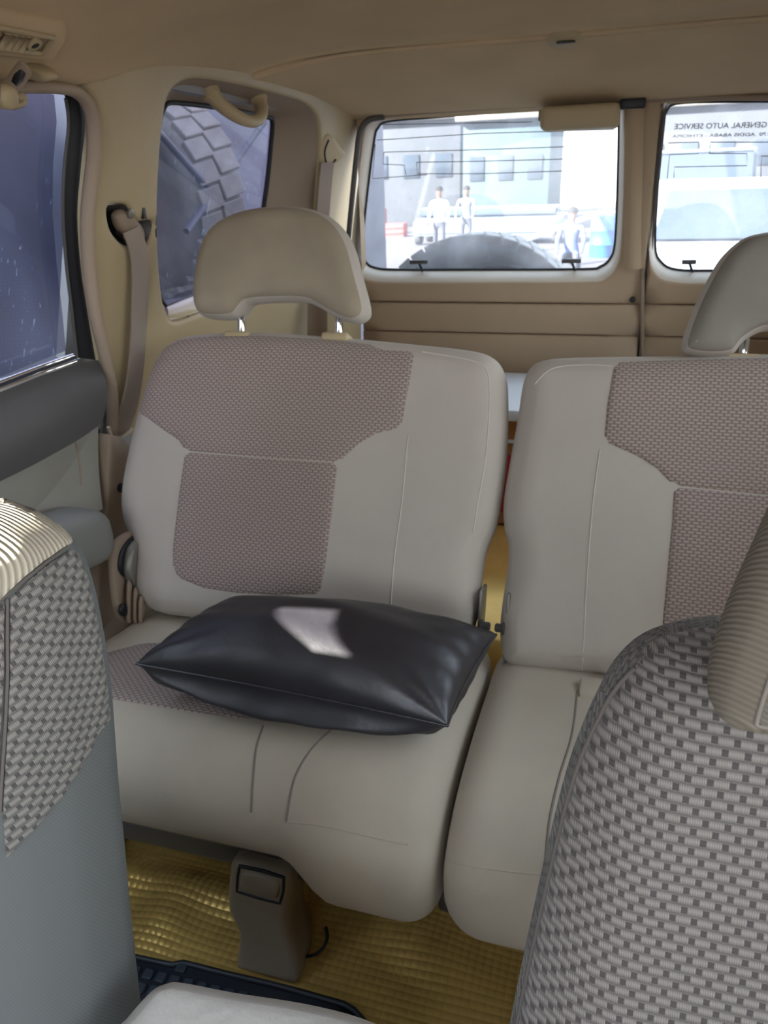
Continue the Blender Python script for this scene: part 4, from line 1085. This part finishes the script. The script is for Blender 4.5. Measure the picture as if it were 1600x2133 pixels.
sr, _w = inset_side(ORS, .0042, .0042); k_ = np.where(_w < .5)[0]; j_ = int(np.argmax(np.diff(np.concatenate([k_, [k_[0] + len(sr)]])))); k_ = np.roll(k_, -(j_ + 1)); sr = sr[k_]; Ds, _ = dist(sr, [ORS])
tube('braided_seam', [FRS.w(u, v, .060 * float(dome(np.array([d]), .060)[0]) + .0005) for (u, v), d in zip(sr, Ds)], .0018, M['braid'], fsr, 6, False)
# its headrest
FHR = front_frame(.12, .36, .95, 4)
hrp = [(1720, 962), (1655, 1000), (1606, 1075), (1572, 1150), (1540, 1220), (1508, 1300), (1486, 1370), (1474, 1425), (1478, 1455), (1500, 1478), (1545, 1492), (1620, 1500), (1720, 1508)]
hl_ = FHR.uvs(hrp); uc = hl_[:, 0].min() + .135
hl_ = hl_[hl_[:, 0] < uc - .012]; OHR = smooth(np.vstack([hl_, (hl_ * [-1, 1] + [2 * uc, 0])[::-1]]), 4)
slab('headrest', FHR, OHR, .040, .034, .060, .04, M['rib_side'], fsr, .014)
patch('headrest_face', FHR, inset(OHR, .0175), OHR, .040, .034, M['rib_head'], fsr, .0015, .006, .014)
hs_ = inset(OHR, .0175); Dh, _ = dist(hs_, [OHR])
tube('headrest_seam', [FHR.w(u, v, .040 * float(dome(np.array([d]), .034)[0]) + .0003) for (u, v), d in zip(hs_, Dh)], .0012, M['stitch'], fsr, 6, True)
for s_ in (-.05, .05):
    p0 = FHR.w(uc + s_, hl_[:, 1].min() + .05, -.01); tube('headrest_post', [p0, p0 + np.array([0, .02, -.12])], .006, M['chrome'], fsr, 10)

# left one: lit shoulder, woven bolster, plain side
FLS = front_frame(-.39, .44, .93, 15, 0)
ls = [(-200, 1010), (-80, 1028), (0, 1050), (62, 1072), (112, 1102), (150, 1136), (172, 1180), (190, 1240), (208, 1330), (222, 1430), (230, 1530), (238, 1640), (250, 1760), (266, 1930), (288, 2133), (300, 2300), (305, 2420),
      (150, 2480), (-100, 2500), (-300, 2480), (-380, 2200), (-400, 1800), (-390, 1400), (-370, 1180), (-310, 1060)]
OLS = smooth(FLS.uvs(ls, -.027), 3); OLS[:, 0] += .016; OLS[:, 1] += .008
fsl = empty('front_seat', 'front seat on the left with a sunlit corded shoulder and woven bolster', 'car seat', (-.6, .35, 0))
RL, HL = .090, .110
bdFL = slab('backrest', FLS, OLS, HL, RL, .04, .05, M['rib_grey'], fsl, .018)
def region(name, px, mat, lift, label, edge=.004, step=.011):
    """panel sewn to the seat: pixels are laid onto the padded body"""
    Pq, Tq, dq, qq, lp = cdt(np.array(px, float) * [1, -1], (), 9.0, [3.0])
    t = bvh(bdFL); V = []
    for p, d in zip(Pq, dq):
        p = (p[0], -p[1]); r = Vector(ray(p)).normalized(); h, nn, *_ = t.ray_cast(Vector(EYE), r)
        if h is None:
            w = Vector(FLS.W(np.array([FLS.uv(p)]), [0])[0]); h, nn, *_ = t.find_nearest(w)
        if nn.dot(r) > .3: nn = -nn
        V.append(np.array(h + nn * lift * (2 * min(d / 3.0, 1) - .9)))
    V = np.array(V); ta = np.array([.62, .78, 0]); tb = np.array([-.10, .12, .98])
    return mk(name, V, Tq[:, ::1], mat, fsl, True, np.column_stack([V @ ta, V @ tb]), label)
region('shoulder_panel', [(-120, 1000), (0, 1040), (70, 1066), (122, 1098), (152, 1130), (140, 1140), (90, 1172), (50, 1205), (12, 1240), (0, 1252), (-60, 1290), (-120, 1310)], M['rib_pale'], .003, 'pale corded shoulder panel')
region('woven_bolster', [(146, 1142), (160, 1150), (182, 1205), (206, 1318), (222, 1430), (229, 1505), (210, 1520), (180, 1580), (130, 1660), (70, 1730), (12, 1790), (4, 1700), (8, 1600), (14, 1500), (18, 1400), (18, 1300), (18, 1246), (55, 1210), (95, 1176)], M['weave_bolster'], .002, 'slanting woven bolster panel')
region('woven_panel', [(-140, 1300), (-60, 1295), (2, 1254), (10, 1256), (10, 1400), (4, 1500), (0, 1600), (-6, 1700), (-140, 1760)], M['weave_front'], .002, 'woven front panel')
P3 = drape([(14, 1248), (14, 1300), (15, 1400), (11, 1500), (5, 1600), (0, 1690)], bdFL, .001)
if len(P3) > 2: tube('braided_seam', P3, .0014, M['braid'], fsl, 6)
P3 = drape([(-40, 1284), (0, 1250), (50, 1208), (92, 1174), (140, 1140)], bdFL, .002)
if len(P3) > 2: tube('braided_seam', P3, .0014, M['braid'], fsl, 6)
# cushions of the front seats, mostly hidden
for e, x0, x1 in ((fsl, -.80, -.42), (fsr, .04, .50)):
    bm = bmesh.new(); bm_box(bm, ((x0 + x1) / 2, -.02, .36), (x1 - x0, .50, .16), None, .05, 4); mk_bm('seat_cushion', bm, M['rib_grey'], e, True)
    bm = bmesh.new(); bm_box(bm, ((x0 + x1) / 2, .0, .14), (x1 - x0 - .08, .40, .28), None, .02); mk_bm('seat_base', bm, M['grey_dark'], e, True)

# ---- console armrest
arm = empty('armrest', 'pale leather armrest lid between the front seats', 'armrest', (-.24, .25, .5))
AZ = .59
FA = Frame((0, 0, AZ), (1, 0, 0), (0, 1, 0))
ap = [(262, 2140), (298, 2098), (322, 2076), (348, 2064), (384, 2060), (500, 2082), (640, 2104), (760, 2135), (840, 2180), (860, 2280), (800, 2420), (400, 2500), (200, 2400), (215, 2200)]
OA = smooth(FA.uvs(ap), 4)
slab('lid', FA, OA, .022, .022, .05, .03, M['arm_leather'], arm, .012)
ca = OA.mean(0)
bm = bmesh.new(); bm_box(bm, (ca[0], ca[1], .24), (.16, .13, .48), None, .02, 3); mk_bm('console', bm, M['grey_mid'], arm, True)

# ================================================================== FLOOR COVERINGS AND CARGO
def wave(x, y):
    return .022 * math.exp(-((y - .86) / .035) ** 2) * (1 - sstep(x, -.56, -.46)) + .006 * math.sin(x * 9 + 1) * math.sin(y * 11) + .022 * sstep(y, .86, 1.05) + .016 * math.exp(-(((x + .66) / .05) ** 2 + ((y - .80) / .06) ** 2)) + .020 * math.exp(-(((x + .22 + (y - .86) * .8) / .09) ** 2 + ((y - .87) / .07) ** 2))
gm = empty('floor_mat', 'gold vinyl floor covering embossed with little squares', 'mat', (-.4, .8, 0))
x0, x1, y0, y1 = -.85, .45, .42, 1.12
V = []; Fs = []; nx, ny = 66, 36
for j in range(ny + 1):
    for i in range(nx + 1):
        x = x0 + (x1 - x0) * i / nx; y = y0 + (y1 - y0) * j / ny; V.append((x, y, .004 + max(0, wave(x, y))))
for j in range(ny):
    for i in range(nx): Fs.append((j * (nx + 1) + i, j * (nx + 1) + i + 1, (j + 1) * (nx + 1) + i + 1, (j + 1) * (nx + 1) + i))
mk('sheet', V, Fs, M['gold'], gm)
V = []; Fs = []; pit = .0125
y = y0 + .2
while y < y1 - .01:
    x = x0 + .01
    while x < .05:
        b = len(V); a_, c_ = .0058, .0036
        for hw, hh in ((a_, .0), (c_, .0010)):
            for sx_, sy_ in ((-1, -1), (1, -1), (1, 1), (-1, 1)):
                V.append((x + sx_ * hw, y + sy_ * hw, .0045 + max(0, wave(x + sx_ * hw, y + sy_ * hw)) + hh))
        Fs += [(b + 4, b + 5, b + 6, b + 7)] + [(b + k, b + (k + 1) % 4, b + 4 + (k + 1) % 4, b + 4 + k) for k in range(4)]
        x += pit
    y += pit
tag(mk('embossing', V, Fs, M['gold'], gm, True), kind='stuff')

# black mat with square pockets
mt_ = empty('floor_mat', 'black rubber mat with square pockets under the pale armrest', 'mat', (-.5, .6, .01))
MZ = .016
FM = Frame((0, 0, MZ), np.array(atZ((740, 2098), MZ)) - np.array(atZ((300, 1994), MZ)), (0, 1, 0))
O0 = FM.uv((285, 1990)); OU = FM.uvs([(262, 1986), (360, 2008), (372, 2000), (470, 2025), (560, 2046), (600, 2056), (735, 2094), (770, 2133), (800, 2260), (200, 2260)])
slab('base', FM, smooth(OU, 1), .004, .003, .010, .002, M['rubber_mat'], mt_, .03)
cell = None; pitch = .023
def in_mat(u, v): return bool(inside(np.array([[u, v]]), OU)[0]) and dist(np.array([[u, v]]), [OU])[0][0] > .0135
cu0 = OU[:, 0].min(); cv1 = OU[:, 1].max()
rim = inset(OU, .006)
tube('rim', [FM.w(u, v, .006) for u, v in rim], .0045, M['rubber_mat'], mt_, 6, True)
nrow = 0
for j in range(9):
    for i in range(30):
        u = cu0 + .012 + i * pitch; v = cv1 - .014 - j * pitch
        if not in_mat(u, v): continue
        if cell is None:
            bm = bmesh.new(); bm_box(bm, (0, 0, 0), (pitch - .006, pitch - .006, .006), None, .002, 1)
            cell = mk_bm('pocket', bm, M['mat_pad'], None, True); c0 = cell
        else:
            c0 = cell.copy(); COL.objects.link(c0)
        c0.parent = mt_; w = FM.w(u, v, .006) - np.array(mt_.location); c0.location = tuple(w)
        c0.rotation_euler = (0, 0, math.atan2(FM.ex[1], FM.ex[0]))

# cargo floor and box
cf = box('cargo_mat', (-.20, 1.71, .18), (1.30, .92, .36), M['gold'], bev=.006); tag(cf, 'gold vinyl sheet on the cargo floor behind the seats', 'mat')
bx = empty('cardboard_box', 'brown cardboard box with red print behind the seat gap', 'box', (-.26, 1.93, .37))
bm = bmesh.new(); bm_box(bm, (-.26, 1.95, .502), (.62, .34, .276), None, .006); mk_bm('carton', bm, M['cardboard'], bx)
box('lid_edge', (-.26, 1.777, .585), (.62, .006, .008), M['white_board'], bx, bev=.001)
box('red_label', (-.26, 1.7775, .475), (.28, .004, .15), M['red_print'], bx, bev=.001)
wb = box('board', (-.26, 1.95, .655), (.70, .40, .028), M['white_board'], bev=.006); tag(wb, 'white board lying on top of the cardboard box', 'board')
# ================================================================== OUTSIDE
GZ = -.55
gr = mk('ground', [(-60, -30, GZ), (60, -30, GZ), (60, 90, GZ), (-60, 90, GZ)], [(0, 1, 2, 3)], M['ground']); tag(gr, 'pale dusty yard around the vehicle', 'ground', kind='structure')

def tyre(name, c, axis, R_, w, mat, label, blocks=34, grp=None):
    e = empty(name, label, 'tyre', c, grp)
    prof = [(R_ * .60, -w * .42), (R_ * .66, -w * .50), (R_ * .84, -w * .52), (R_ * .95, -w * .46), (R_ * .985, -w * .36), (R_ * .985, w * .36), (R_ * .95, w * .46), (R_ * .84, w * .52), (R_ * .66, w * .50), (R_ * .60, w * .42)]
    lathe('casing', prof, c, axis, mat, e, 48)
    ax = Vector(axis).normalized(); q = Vector((0, 0, 1)).rotation_difference(ax); cv = Vector(c)
    me = None
    for k in range(blocks):
        t = 2 * math.pi * k / blocks
        for s in (-1, 1):
            t2 = t + (math.pi / blocks if s > 0 else 0)
            p = q @ Vector((R_ * .985 * math.cos(t2), R_ * .985 * math.sin(t2), s * w * .23))
            if me is None:
                bm = bmesh.new(); bm_box(bm, (0, 0, 0), (R_ * .070, 2 * math.pi * R_ / blocks * .86, w * .44), Matrix.Rotation(.25, 3, 'X'), R_ * .008, 1)
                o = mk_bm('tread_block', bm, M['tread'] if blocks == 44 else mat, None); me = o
            else: o = me.copy(); COL.objects.link(o)
            o.parent = e; o.location = p; o.rotation_euler = (q.to_matrix() @ Matrix.Rotation(t2, 3, 'Z')).to_euler()
    lathe('rim', [(R_ * .62, -w * .40), (R_ * .60, -w * .36), (R_ * .50, -w * .10), (R_ * .18, -w * .14), (R_ * .16, -w * .3), (0, -w * .3)], c, axis, M['steel'], e, 40)
    return e
tt = atY((1000, 489), 2.42); Rt = .335
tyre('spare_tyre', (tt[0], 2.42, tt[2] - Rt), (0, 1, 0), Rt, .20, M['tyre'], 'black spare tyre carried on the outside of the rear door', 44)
# wiper lying along the foot of the rear window
wp = empty('rear_wiper', 'thin dark wiper outside the foot of the larger rear window', 'wiper', atY((930, 556), 2.30))
tube('blade', [atY(p, 2.30) for p in [(868, 556), (930, 557), (1060, 556)]], .006, M['black'], wp, 6)
tube('arm', [atY((1060, 556), 2.305), atY((1150, 566), 2.32)], .006, M['black'], wp, 6)

# truck parked close on the left; hole added in its side shapes the cushion's sun patch
tk = empty('truck', 'dark parked truck close beside the left windows', 'truck', (-2.3, 2.5, GZ))
TX = -1.95
sl = Vector(SUN_DIR)
hw = []
for p in ((580, 1266), (708, 1272), (696, 1302), (736, 1368), (658, 1355)):
    d_ = Vector(ray(p)).normalized(); q, *_ = bvh(pillow_top).ray_cast(Vector(EYE), d_)
    q = q - sl * ((q.x - TX) / sl.x); hw.append((q.y, q.z))
bm = bmesh.new()
Y0, Y1, ZT, ZB = -.76, 2.75, 3.0, -.10
def slabx(y0, y1, z0, z1): bm_box(bm, (TX - .03, (y0 + y1) / 2, (z0 + z1) / 2), (.06, y1 - y0, z1 - z0))
FT = Frame((TX, 0, 0), (0, 1, 0), (0, 0, 1))
bm.free()
Oh = np.array(hw); c = Oh.mean(0)
if FT.n[0] < 0: FT = Frame((TX, 0, 0), (0, -1, 0), (0, 0, 1)); Oh[:, 0] *= -1; sgn = -1
else: sgn = 1
panel('side_panel', FT, np.array([(sgn * Y0, ZB), (sgn * Y1, ZB), (sgn * Y1, ZT), (sgn * Y0, ZT)]), .004, M['truck'], tk, [Oh], bev=.003, step=.3)
box('low_sun_blocker', (TX - .03, -.98, .88), (.06, .66, 1.96), M['truck'], tk, bev=.01)  # unseen low panel, added to keep sun off the cushions and armrest
box('tall_sun_blocker', (TX - .03, -1.95, 1.45), (.06, 1.5, 3.1), M['truck'], tk, bev=.01)  # unseen tall panel, added to block sun from further forward
box('deck_side', (TX - .05, 4.5, .75), (.06, 4.2, 1.9), M['truck'], tk, bev=.01)
box('front_panel', (TX - .5, Y0 + .02, .6), (1.0, .04, 1.4), M['truck'], tk, bev=.01)
box('chassis', (TX - .4, 2.6, -.02), (.5, 7.0, .22), M['truck_bar'], tk, bev=.01)
# tyre stowed behind crossed bars
q0 = hit((352, 420), (-1.62, 0, 0), (1, 0, 0))
tyre('spare_tyre', (-1.62, q0[1], q0[2]), (.5, 1, .0), .33, .20, M['tyre_truck'], 'dusty truck tyre seen through the left quarter window', 26)
for a, b in (((352, 300), (490, 455)), ((432, 420), (510, 310))):
    A = atX(a, -1.36); B = atX(b, -1.36); A = A + (A - B) * .5; B = B + (B - A) * .4
    tube('cross_bar', [A, B], .011, M['truck_bar'], tk, 8)

# white vehicle behind, facing us
vx = atY((1365, 380), 6.2)[0] - .15
vn = empty('parked_car', 'white car parked close behind, its bonnet facing the narrow rear door', 'car', (vx + .95, 7.5, GZ))
zr = atY((1480, 372), 6.6)[2]; zw0 = atY((1480, 394), 6.4)[2]; zw1 = atY((1480, 505), 5.8)[2]
W_ = 1.9
def prism(name, sec, x0, x1, mat, parent, bev=.03):
    bm = bmesh.new(); n = len(sec)
    A = [bm.verts.new((x0, y, z)) for y, z in sec]; B = [bm.verts.new((x1, y, z)) for y, z in sec]
    bm.faces.new(A); bm.faces.new(B[::-1])
    for i in range(n): bm.faces.new((A[i], A[(i + 1) % n], B[(i + 1) % n], B[i]))
    bmesh.ops.recalc_face_normals(bm, faces=bm.faces)
    bmesh.ops.bevel(bm, geom=bm.edges[:], offset=bev, segments=2, affect='EDGES')
    return mk_bm(name, bm, mat, parent, True)
prism('body', [(5.0, GZ + .3), (4.85, GZ + .75), (4.95, zw1 - .18), (5.8, zw1), (9.4, zw1), (9.5, GZ + .4)], vx, vx + W_, M['van'], vn, .06)
prism('cabin', [(5.85, zw1 - .02), (6.5, zr), (9.2, zr), (9.35, zw1 - .02)], vx + .06, vx + W_ - .06, M['van'], vn, .07)
k = .05
mk('windscreen', [(vx + .16, 5.88 + .03, zw1 + .02), (vx + W_ - .16, 5.91, zw1 + .02), (vx + W_ - .26, 6.36, zw0), (vx + .26, 6.36, zw0)], [(0, 1, 2, 3)], M['van_glass'], vn)
vn.children[-1].location.y -= .035
for x in (vx + .35, vx + W_ - .35): lathe('headlamp', [(.14, 0), (.13, -.05), (0, -.07)], (x, 4.93, zw1 - .38), (0, 1, 0), M['chrome'], vn, 20)
box('grille', (vx + W_ / 2, 4.88, zw1 - .42), (.8, .06, .16), M['grey_dark'], vn, bev=.01)
box('bumper', (vx + W_ / 2, 4.82, GZ + .45), (W_ - .04, .16, .24), M['van'], vn, bev=.04)
for y in (5.7, 8.8):
    for x in (vx + .1, vx + W_ - .1): lathe('wheel', [(.20, -.10), (.33, -.10), (.35, -.06), (.35, .06), (.33, .10), (.20, .10)], (x, y, GZ + .35), (1, 0, 0), M['tyre'], vn, 24)
# bluish car further back
def small_car(label, cx, cy, col, w=1.7, l=3.8, h=1.5):
    e = empty('parked_car', label, 'car', (cx, cy, GZ))
    prism('body', [(cy - l / 2, GZ + .3), (cy - l / 2, GZ + .8), (cy + l / 2, GZ + .85), (cy + l / 2, GZ + .3)], cx - w / 2, cx + w / 2, col, e, .08)
    prism('cabin', [(cy - l * .3, GZ + .84), (cy - l * .14, GZ + h), (cy + l * .30, GZ + h), (cy + l * .42, GZ + .84)], cx - w / 2 + .06, cx + w / 2 - .06, M['van_glass'], e, .08)
    prism('roof', [(cy - l * .14, GZ + h - .04), (cy - l * .14, GZ + h + .02), (cy + l * .30, GZ + h + .02), (cy + l * .30, GZ + h - .04)], cx - w / 2 + .08, cx + w / 2 - .08, col, e, .02)
    for y in (cy - l * .32, cy + l * .32):
        for s in (-1, 1): lathe('wheel', [(.18, -.09), (.30, -.09), (.31, -.05), (.31, .05), (.30, .09), (.18, .09)], (cx + s * (w / 2 - .08), y, GZ + .31), (1, 0, 0), M['tyre'], e, 20)
    return e
p = atY((1460, 360), 20); small_car('distant bluish car behind the white one', p[0], 20, P('blue_grey_paint', (.25, .35, .45), .4, coat=.4), 2.2, 4.4, 2.3)
p = atY((1010, 440), 26); small_car('distant pale blue car low beyond the spare tyre', p[0], 27, P('pale_blue_paint', (.35, .45, .58), .4, coat=.4), 4.6, 2.4, 1.1)
# buildings
def building(name, label, px0, px1, ytop, y, mat, depth=5, bays=3):
    a = atY((px0, ytop), y); b = atY((px1, ytop), y); e = empty(name, label, 'building', ((a[0] + b[0]) / 2, y, GZ))
    zt_ = max(a[2], b[2])
    box('walls', ((a[0] + b[0]) / 2, y + depth / 2, (zt_ + GZ) / 2), (b[0] - a[0], depth, zt_ - GZ), mat, e, bev=.05)
    box('roof', ((a[0] + b[0]) / 2, y + depth / 2 - .1, zt_ + .1), (b[0] - a[0] + .5, depth + .6, .2), M['steel'], e, bev=.04)
    for i in range(bays):
        x = a[0] + (b[0] - a[0]) * (i + .5) / bays
        box('window', (x, y, GZ + (zt_ - GZ) * .58), ((b[0] - a[0]) / bays * .5, .12, (zt_ - GZ) * .22), M['van_glass'], e, bev=.02)
    return e
building('shed', 'teal sheet metal shed beyond the yard, behind the larger rear window', 965, 1150, 255, 34, M['teal'], 6, 3)
building('shed', 'grey rendered shed at the far left of the rear view', 690, 960, 262, 40, M['wall_pale'], 6, 4)
building('shed', 'pale rendered building beyond the white car', 1335, 1800, 228, 42, M['wall_pale'], 8, 6)
def tree(label, px, y, h, r):
    c = atY((px, 400), y); e = empty('tree', label, 'tree', (c[0], y, GZ))
    tube('trunk', [(c[0], y, GZ), (c[0] + .1, y, GZ + h * .3), (c[0], y + .1, GZ + h * .6)], .16, M['bark'], e, 8, rads=[.22, .17, .1])
    n = 2600; d = rng.normal(size=(n, 3)); d /= np.linalg.norm(d, axis=1)[:, None]; rr = r * rng.uniform(.35, 1, n) ** .6
    lob = 1 + .25 * np.sin(d[:, 0] * 5 + px) * np.sin(d[:, 2] * 6)
    C_ = np.array([c[0], y, GZ + h * .68]) + d * (rr * lob)[:, None] * np.array([1, 1, .8])
    V = []; Fs = []
    for i in range(n):
        a = rng.normal(size=3); a /= np.linalg.norm(a); b = np.cross(a, rng.normal(size=3)); b /= np.linalg.norm(b); s_ = r * .07
        k = len(V); V += [C_[i] - a * s_, C_[i] + b * s_ * .5, C_[i] + a * s_, C_[i] - b * s_ * .5]; Fs.append((k, k + 1, k + 2, k + 3))
    tag(mk('foliage', V, Fs, M['leaf'], e, False), kind='stuff')
tree('tree rising behind the sheds left of the brake light', 870, 52, 9.5, 3.0)
tree('tall tree above the teal shed', 1090, 60, 12, 3.4)
tree('tree above the mirrored lettering', 1520, 55, 12, 4.0)
# clutter in the yard
BY = 21.0
dz = atY((1258, 470), BY); dr_ = empty('barrel', 'blue plastic barrel beside the post, right edge of the larger rear window', 'barrel', (dz[0], BY, GZ))
lathe('drum', [(.30, 0), (.31, .02), (.31, .28), (.33, .30), (.31, .32), (.31, .60), (.33, .62), (.31, .64), (.31, .93), (.26, .98)], (dz[0], BY, GZ), (0, 0, 1), M['blue'], dr_, 28)
lathe('cap', [(.05, 0), (.05, .03)], (dz[0] + .12, BY, GZ + .97), (0, 0, 1), M['white'], dr_, 14)
a = atY((897, 574), 15.0); a[2] = max(a[2], GZ + .07); b = atY((1247, 440), BY - .32); b[2] = GZ + 1.04
ro = tube('pole', [a, (a + b) / 2, b], .06, M['white'], None, 12); tag(ro, 'long white pole slanting across the yard up to the blue barrel', 'pole')
for nm, px, y, w, h, lab in (('crate', 782, 33, .8, 1.0, 'tall red crate at the left edge of the rear window'), ('crate', 818, 31, 1.0, .5, 'low red crate right of the tall red crate'), ('crate', 991, 40, .5, 1.1, 'narrow red crate in the middle of the yard')):
    c = atY((px, 440), y); e = empty(nm, lab, 'crate', (c[0], y, GZ)); zc_ = GZ + h / 2
    bm = bmesh.new(); bm_box(bm, (c[0], y, GZ + .03), (w, .5, .06))
    for sx_ in (-1, 1): bm_box(bm, (c[0] + sx_ * w / 2, y, zc_), (.04, .5, h))
    for sy_ in (-1, 1): bm_box(bm, (c[0], y + sy_ * .25, zc_), (w, .04, h))
    mk_bm('box', bm, M['red'], e)
    for z in (.3, .7): box('slat', (c[0], y - .285, GZ + h * z), (w, .03, h * .12), M['red'], e, bev=.005)
# people in the yard
def person(label, px, y, pose, shirt, seated=False, faceaway=1):
    c = atY((px, 400), y); bx_, by_ = c[0], y
    e = empty('person', label, 'person', (bx_, by_, GZ))
    S = 1.68 / 1.75
    hip = .93 if not seated else .48
    J = {'pel': (0, 0, hip), 'belly': (0, .02, hip + .16), 'chest': (0, .02, hip + .38), 'neck': (0, .01, hip + .55), 'head': (0, -.01, hip + .66), 'top': (0, 0, hip + .80)}
    E_ = [('pel', 'belly'), ('belly', 'chest'), ('chest', 'neck'), ('neck', 'head'), ('head', 'top')]
    Rr = {'pel': .14, 'belly': .125, 'chest': .15, 'neck': .052, 'head': .095, 'top': .075}
    for s, nm in ((-1, 'l'), (1, 'r')):
        J['sh' + nm] = (s * .19, .02, hip + .47); J['el' + nm] = (s * .25, .02 - pose[0], hip + .20 + pose[0] * .3); J['wr' + nm] = (s * .23, -.08 - pose[0] * 1.6, hip - .03 + pose[0] * .9); J['ha' + nm] = (s * .22, -.12 - pose[0] * 1.9, hip - .13 + pose[0])
        J['hp' + nm] = (s * .10, 0, hip - .06)
        st = s * pose[1]
        if seated: J['kn' + nm] = (s * .14, -.42, .48); J['an' + nm] = (s * .14, -.40, .08); J['to' + nm] = (s * .15, -.58, .035)
        else: J['kn' + nm] = (s * .11, -.03 - st * .5, .50); J['an' + nm] = (s * .11, .03 - st, .08); J['to' + nm] = (s * .12, -.15 - st, .035)
        E_ += [('chest', 'sh' + nm), ('sh' + nm, 'el' + nm), ('el' + nm, 'wr' + nm), ('wr' + nm, 'ha' + nm), ('pel', 'hp' + nm), ('hp' + nm, 'kn' + nm), ('kn' + nm, 'an' + nm), ('an' + nm, 'to' + nm)]
        Rr.update({'sh' + nm: .065, 'el' + nm: .046, 'wr' + nm: .034, 'ha' + nm: .03, 'hp' + nm: .095, 'kn' + nm: .062, 'an' + nm: .046, 'to' + nm: .04})
    names = list(J); me = bpy.data.meshes.new('body'); me.from_pydata([J[n] for n in names], [(names.index(a), names.index(b)) for a, b in E_], [])
    o = bpy.data.objects.new('body', me); COL.objects.link(o); o.parent = e
    bm = bmesh.new(); bm.from_mesh(me); sk = bm.verts.layers.skin.verify()
    for v, n in zip(bm.verts, names): v[sk].radius = (Rr[n], Rr[n] * (.75 if n in ('pel', 'belly', 'chest') else 1)); v[sk].use_root = (n == 'pel')
    bm.to_mesh(me); bm.free()
    o.modifiers.new('skin', 'SKIN').use_smooth_shade = True; o.modifiers.new('sub', 'SUBSURF').levels = 1; o.modifiers[-1].render_levels = 1
    # colour by height: trousers, shirt, skin
    t = NT('figure_' + shirt); b_ = t.n('BsdfPrincipled'); tc_ = t.n('TexCoord'); s_ = t.n('SeparateXYZ'); t.l(tc_.outputs['Object'], s_.inputs[0])
    col = {'jacket': (.12, .15, .30), 'grey_shirt': (.2, .22, .27), 'white': (.6, .6, .62)}[shirt]
    k1 = t.math('GREATER_THAN', s_.outputs[2], hip + .02); k2 = t.math('GREATER_THAN', s_.outputs[2], hip + .54); k3 = t.math('GREATER_THAN', s_.outputs[2], hip + .76)
    t.l(t.mix(k3, t.mix(k2, t.mix(k1, (.07, .07, .09), col), (.16, .09, .06)), (.015, .012, .01)), b_.inputs[0]); b_.inputs['Roughness'].default_value = .85
    t.l(b_.outputs[0], t.out.inputs[0]); me.materials.append(t.m)
    ex = [(0, -.105, hip + .67), (.0, -.09, hip + .70)]
    lathe('hair', [(.10, -.02), (.098, .03), (.075, .075), (.0, .10)], (bx_, by_ + .02, GZ + hip + .74), (0, 0, 1), M['hair'], e, 16)
    if seated: box('stool', (bx_, by_ + .05, GZ + .2), (.4, .35, .4), M['wall_pale'], e, bev=.02)
person('standing person in dark trousers and grey shirt in the middle of the yard', 972, 22, (.12, .10), 'grey_shirt')
person('standing person in a pale shirt left of the one in grey', 915, 20, (.05, .12), 'white')
person('seated person in a blue jacket near the blue barrel', 1196, 16, (.15, .0), 'jacket', True)
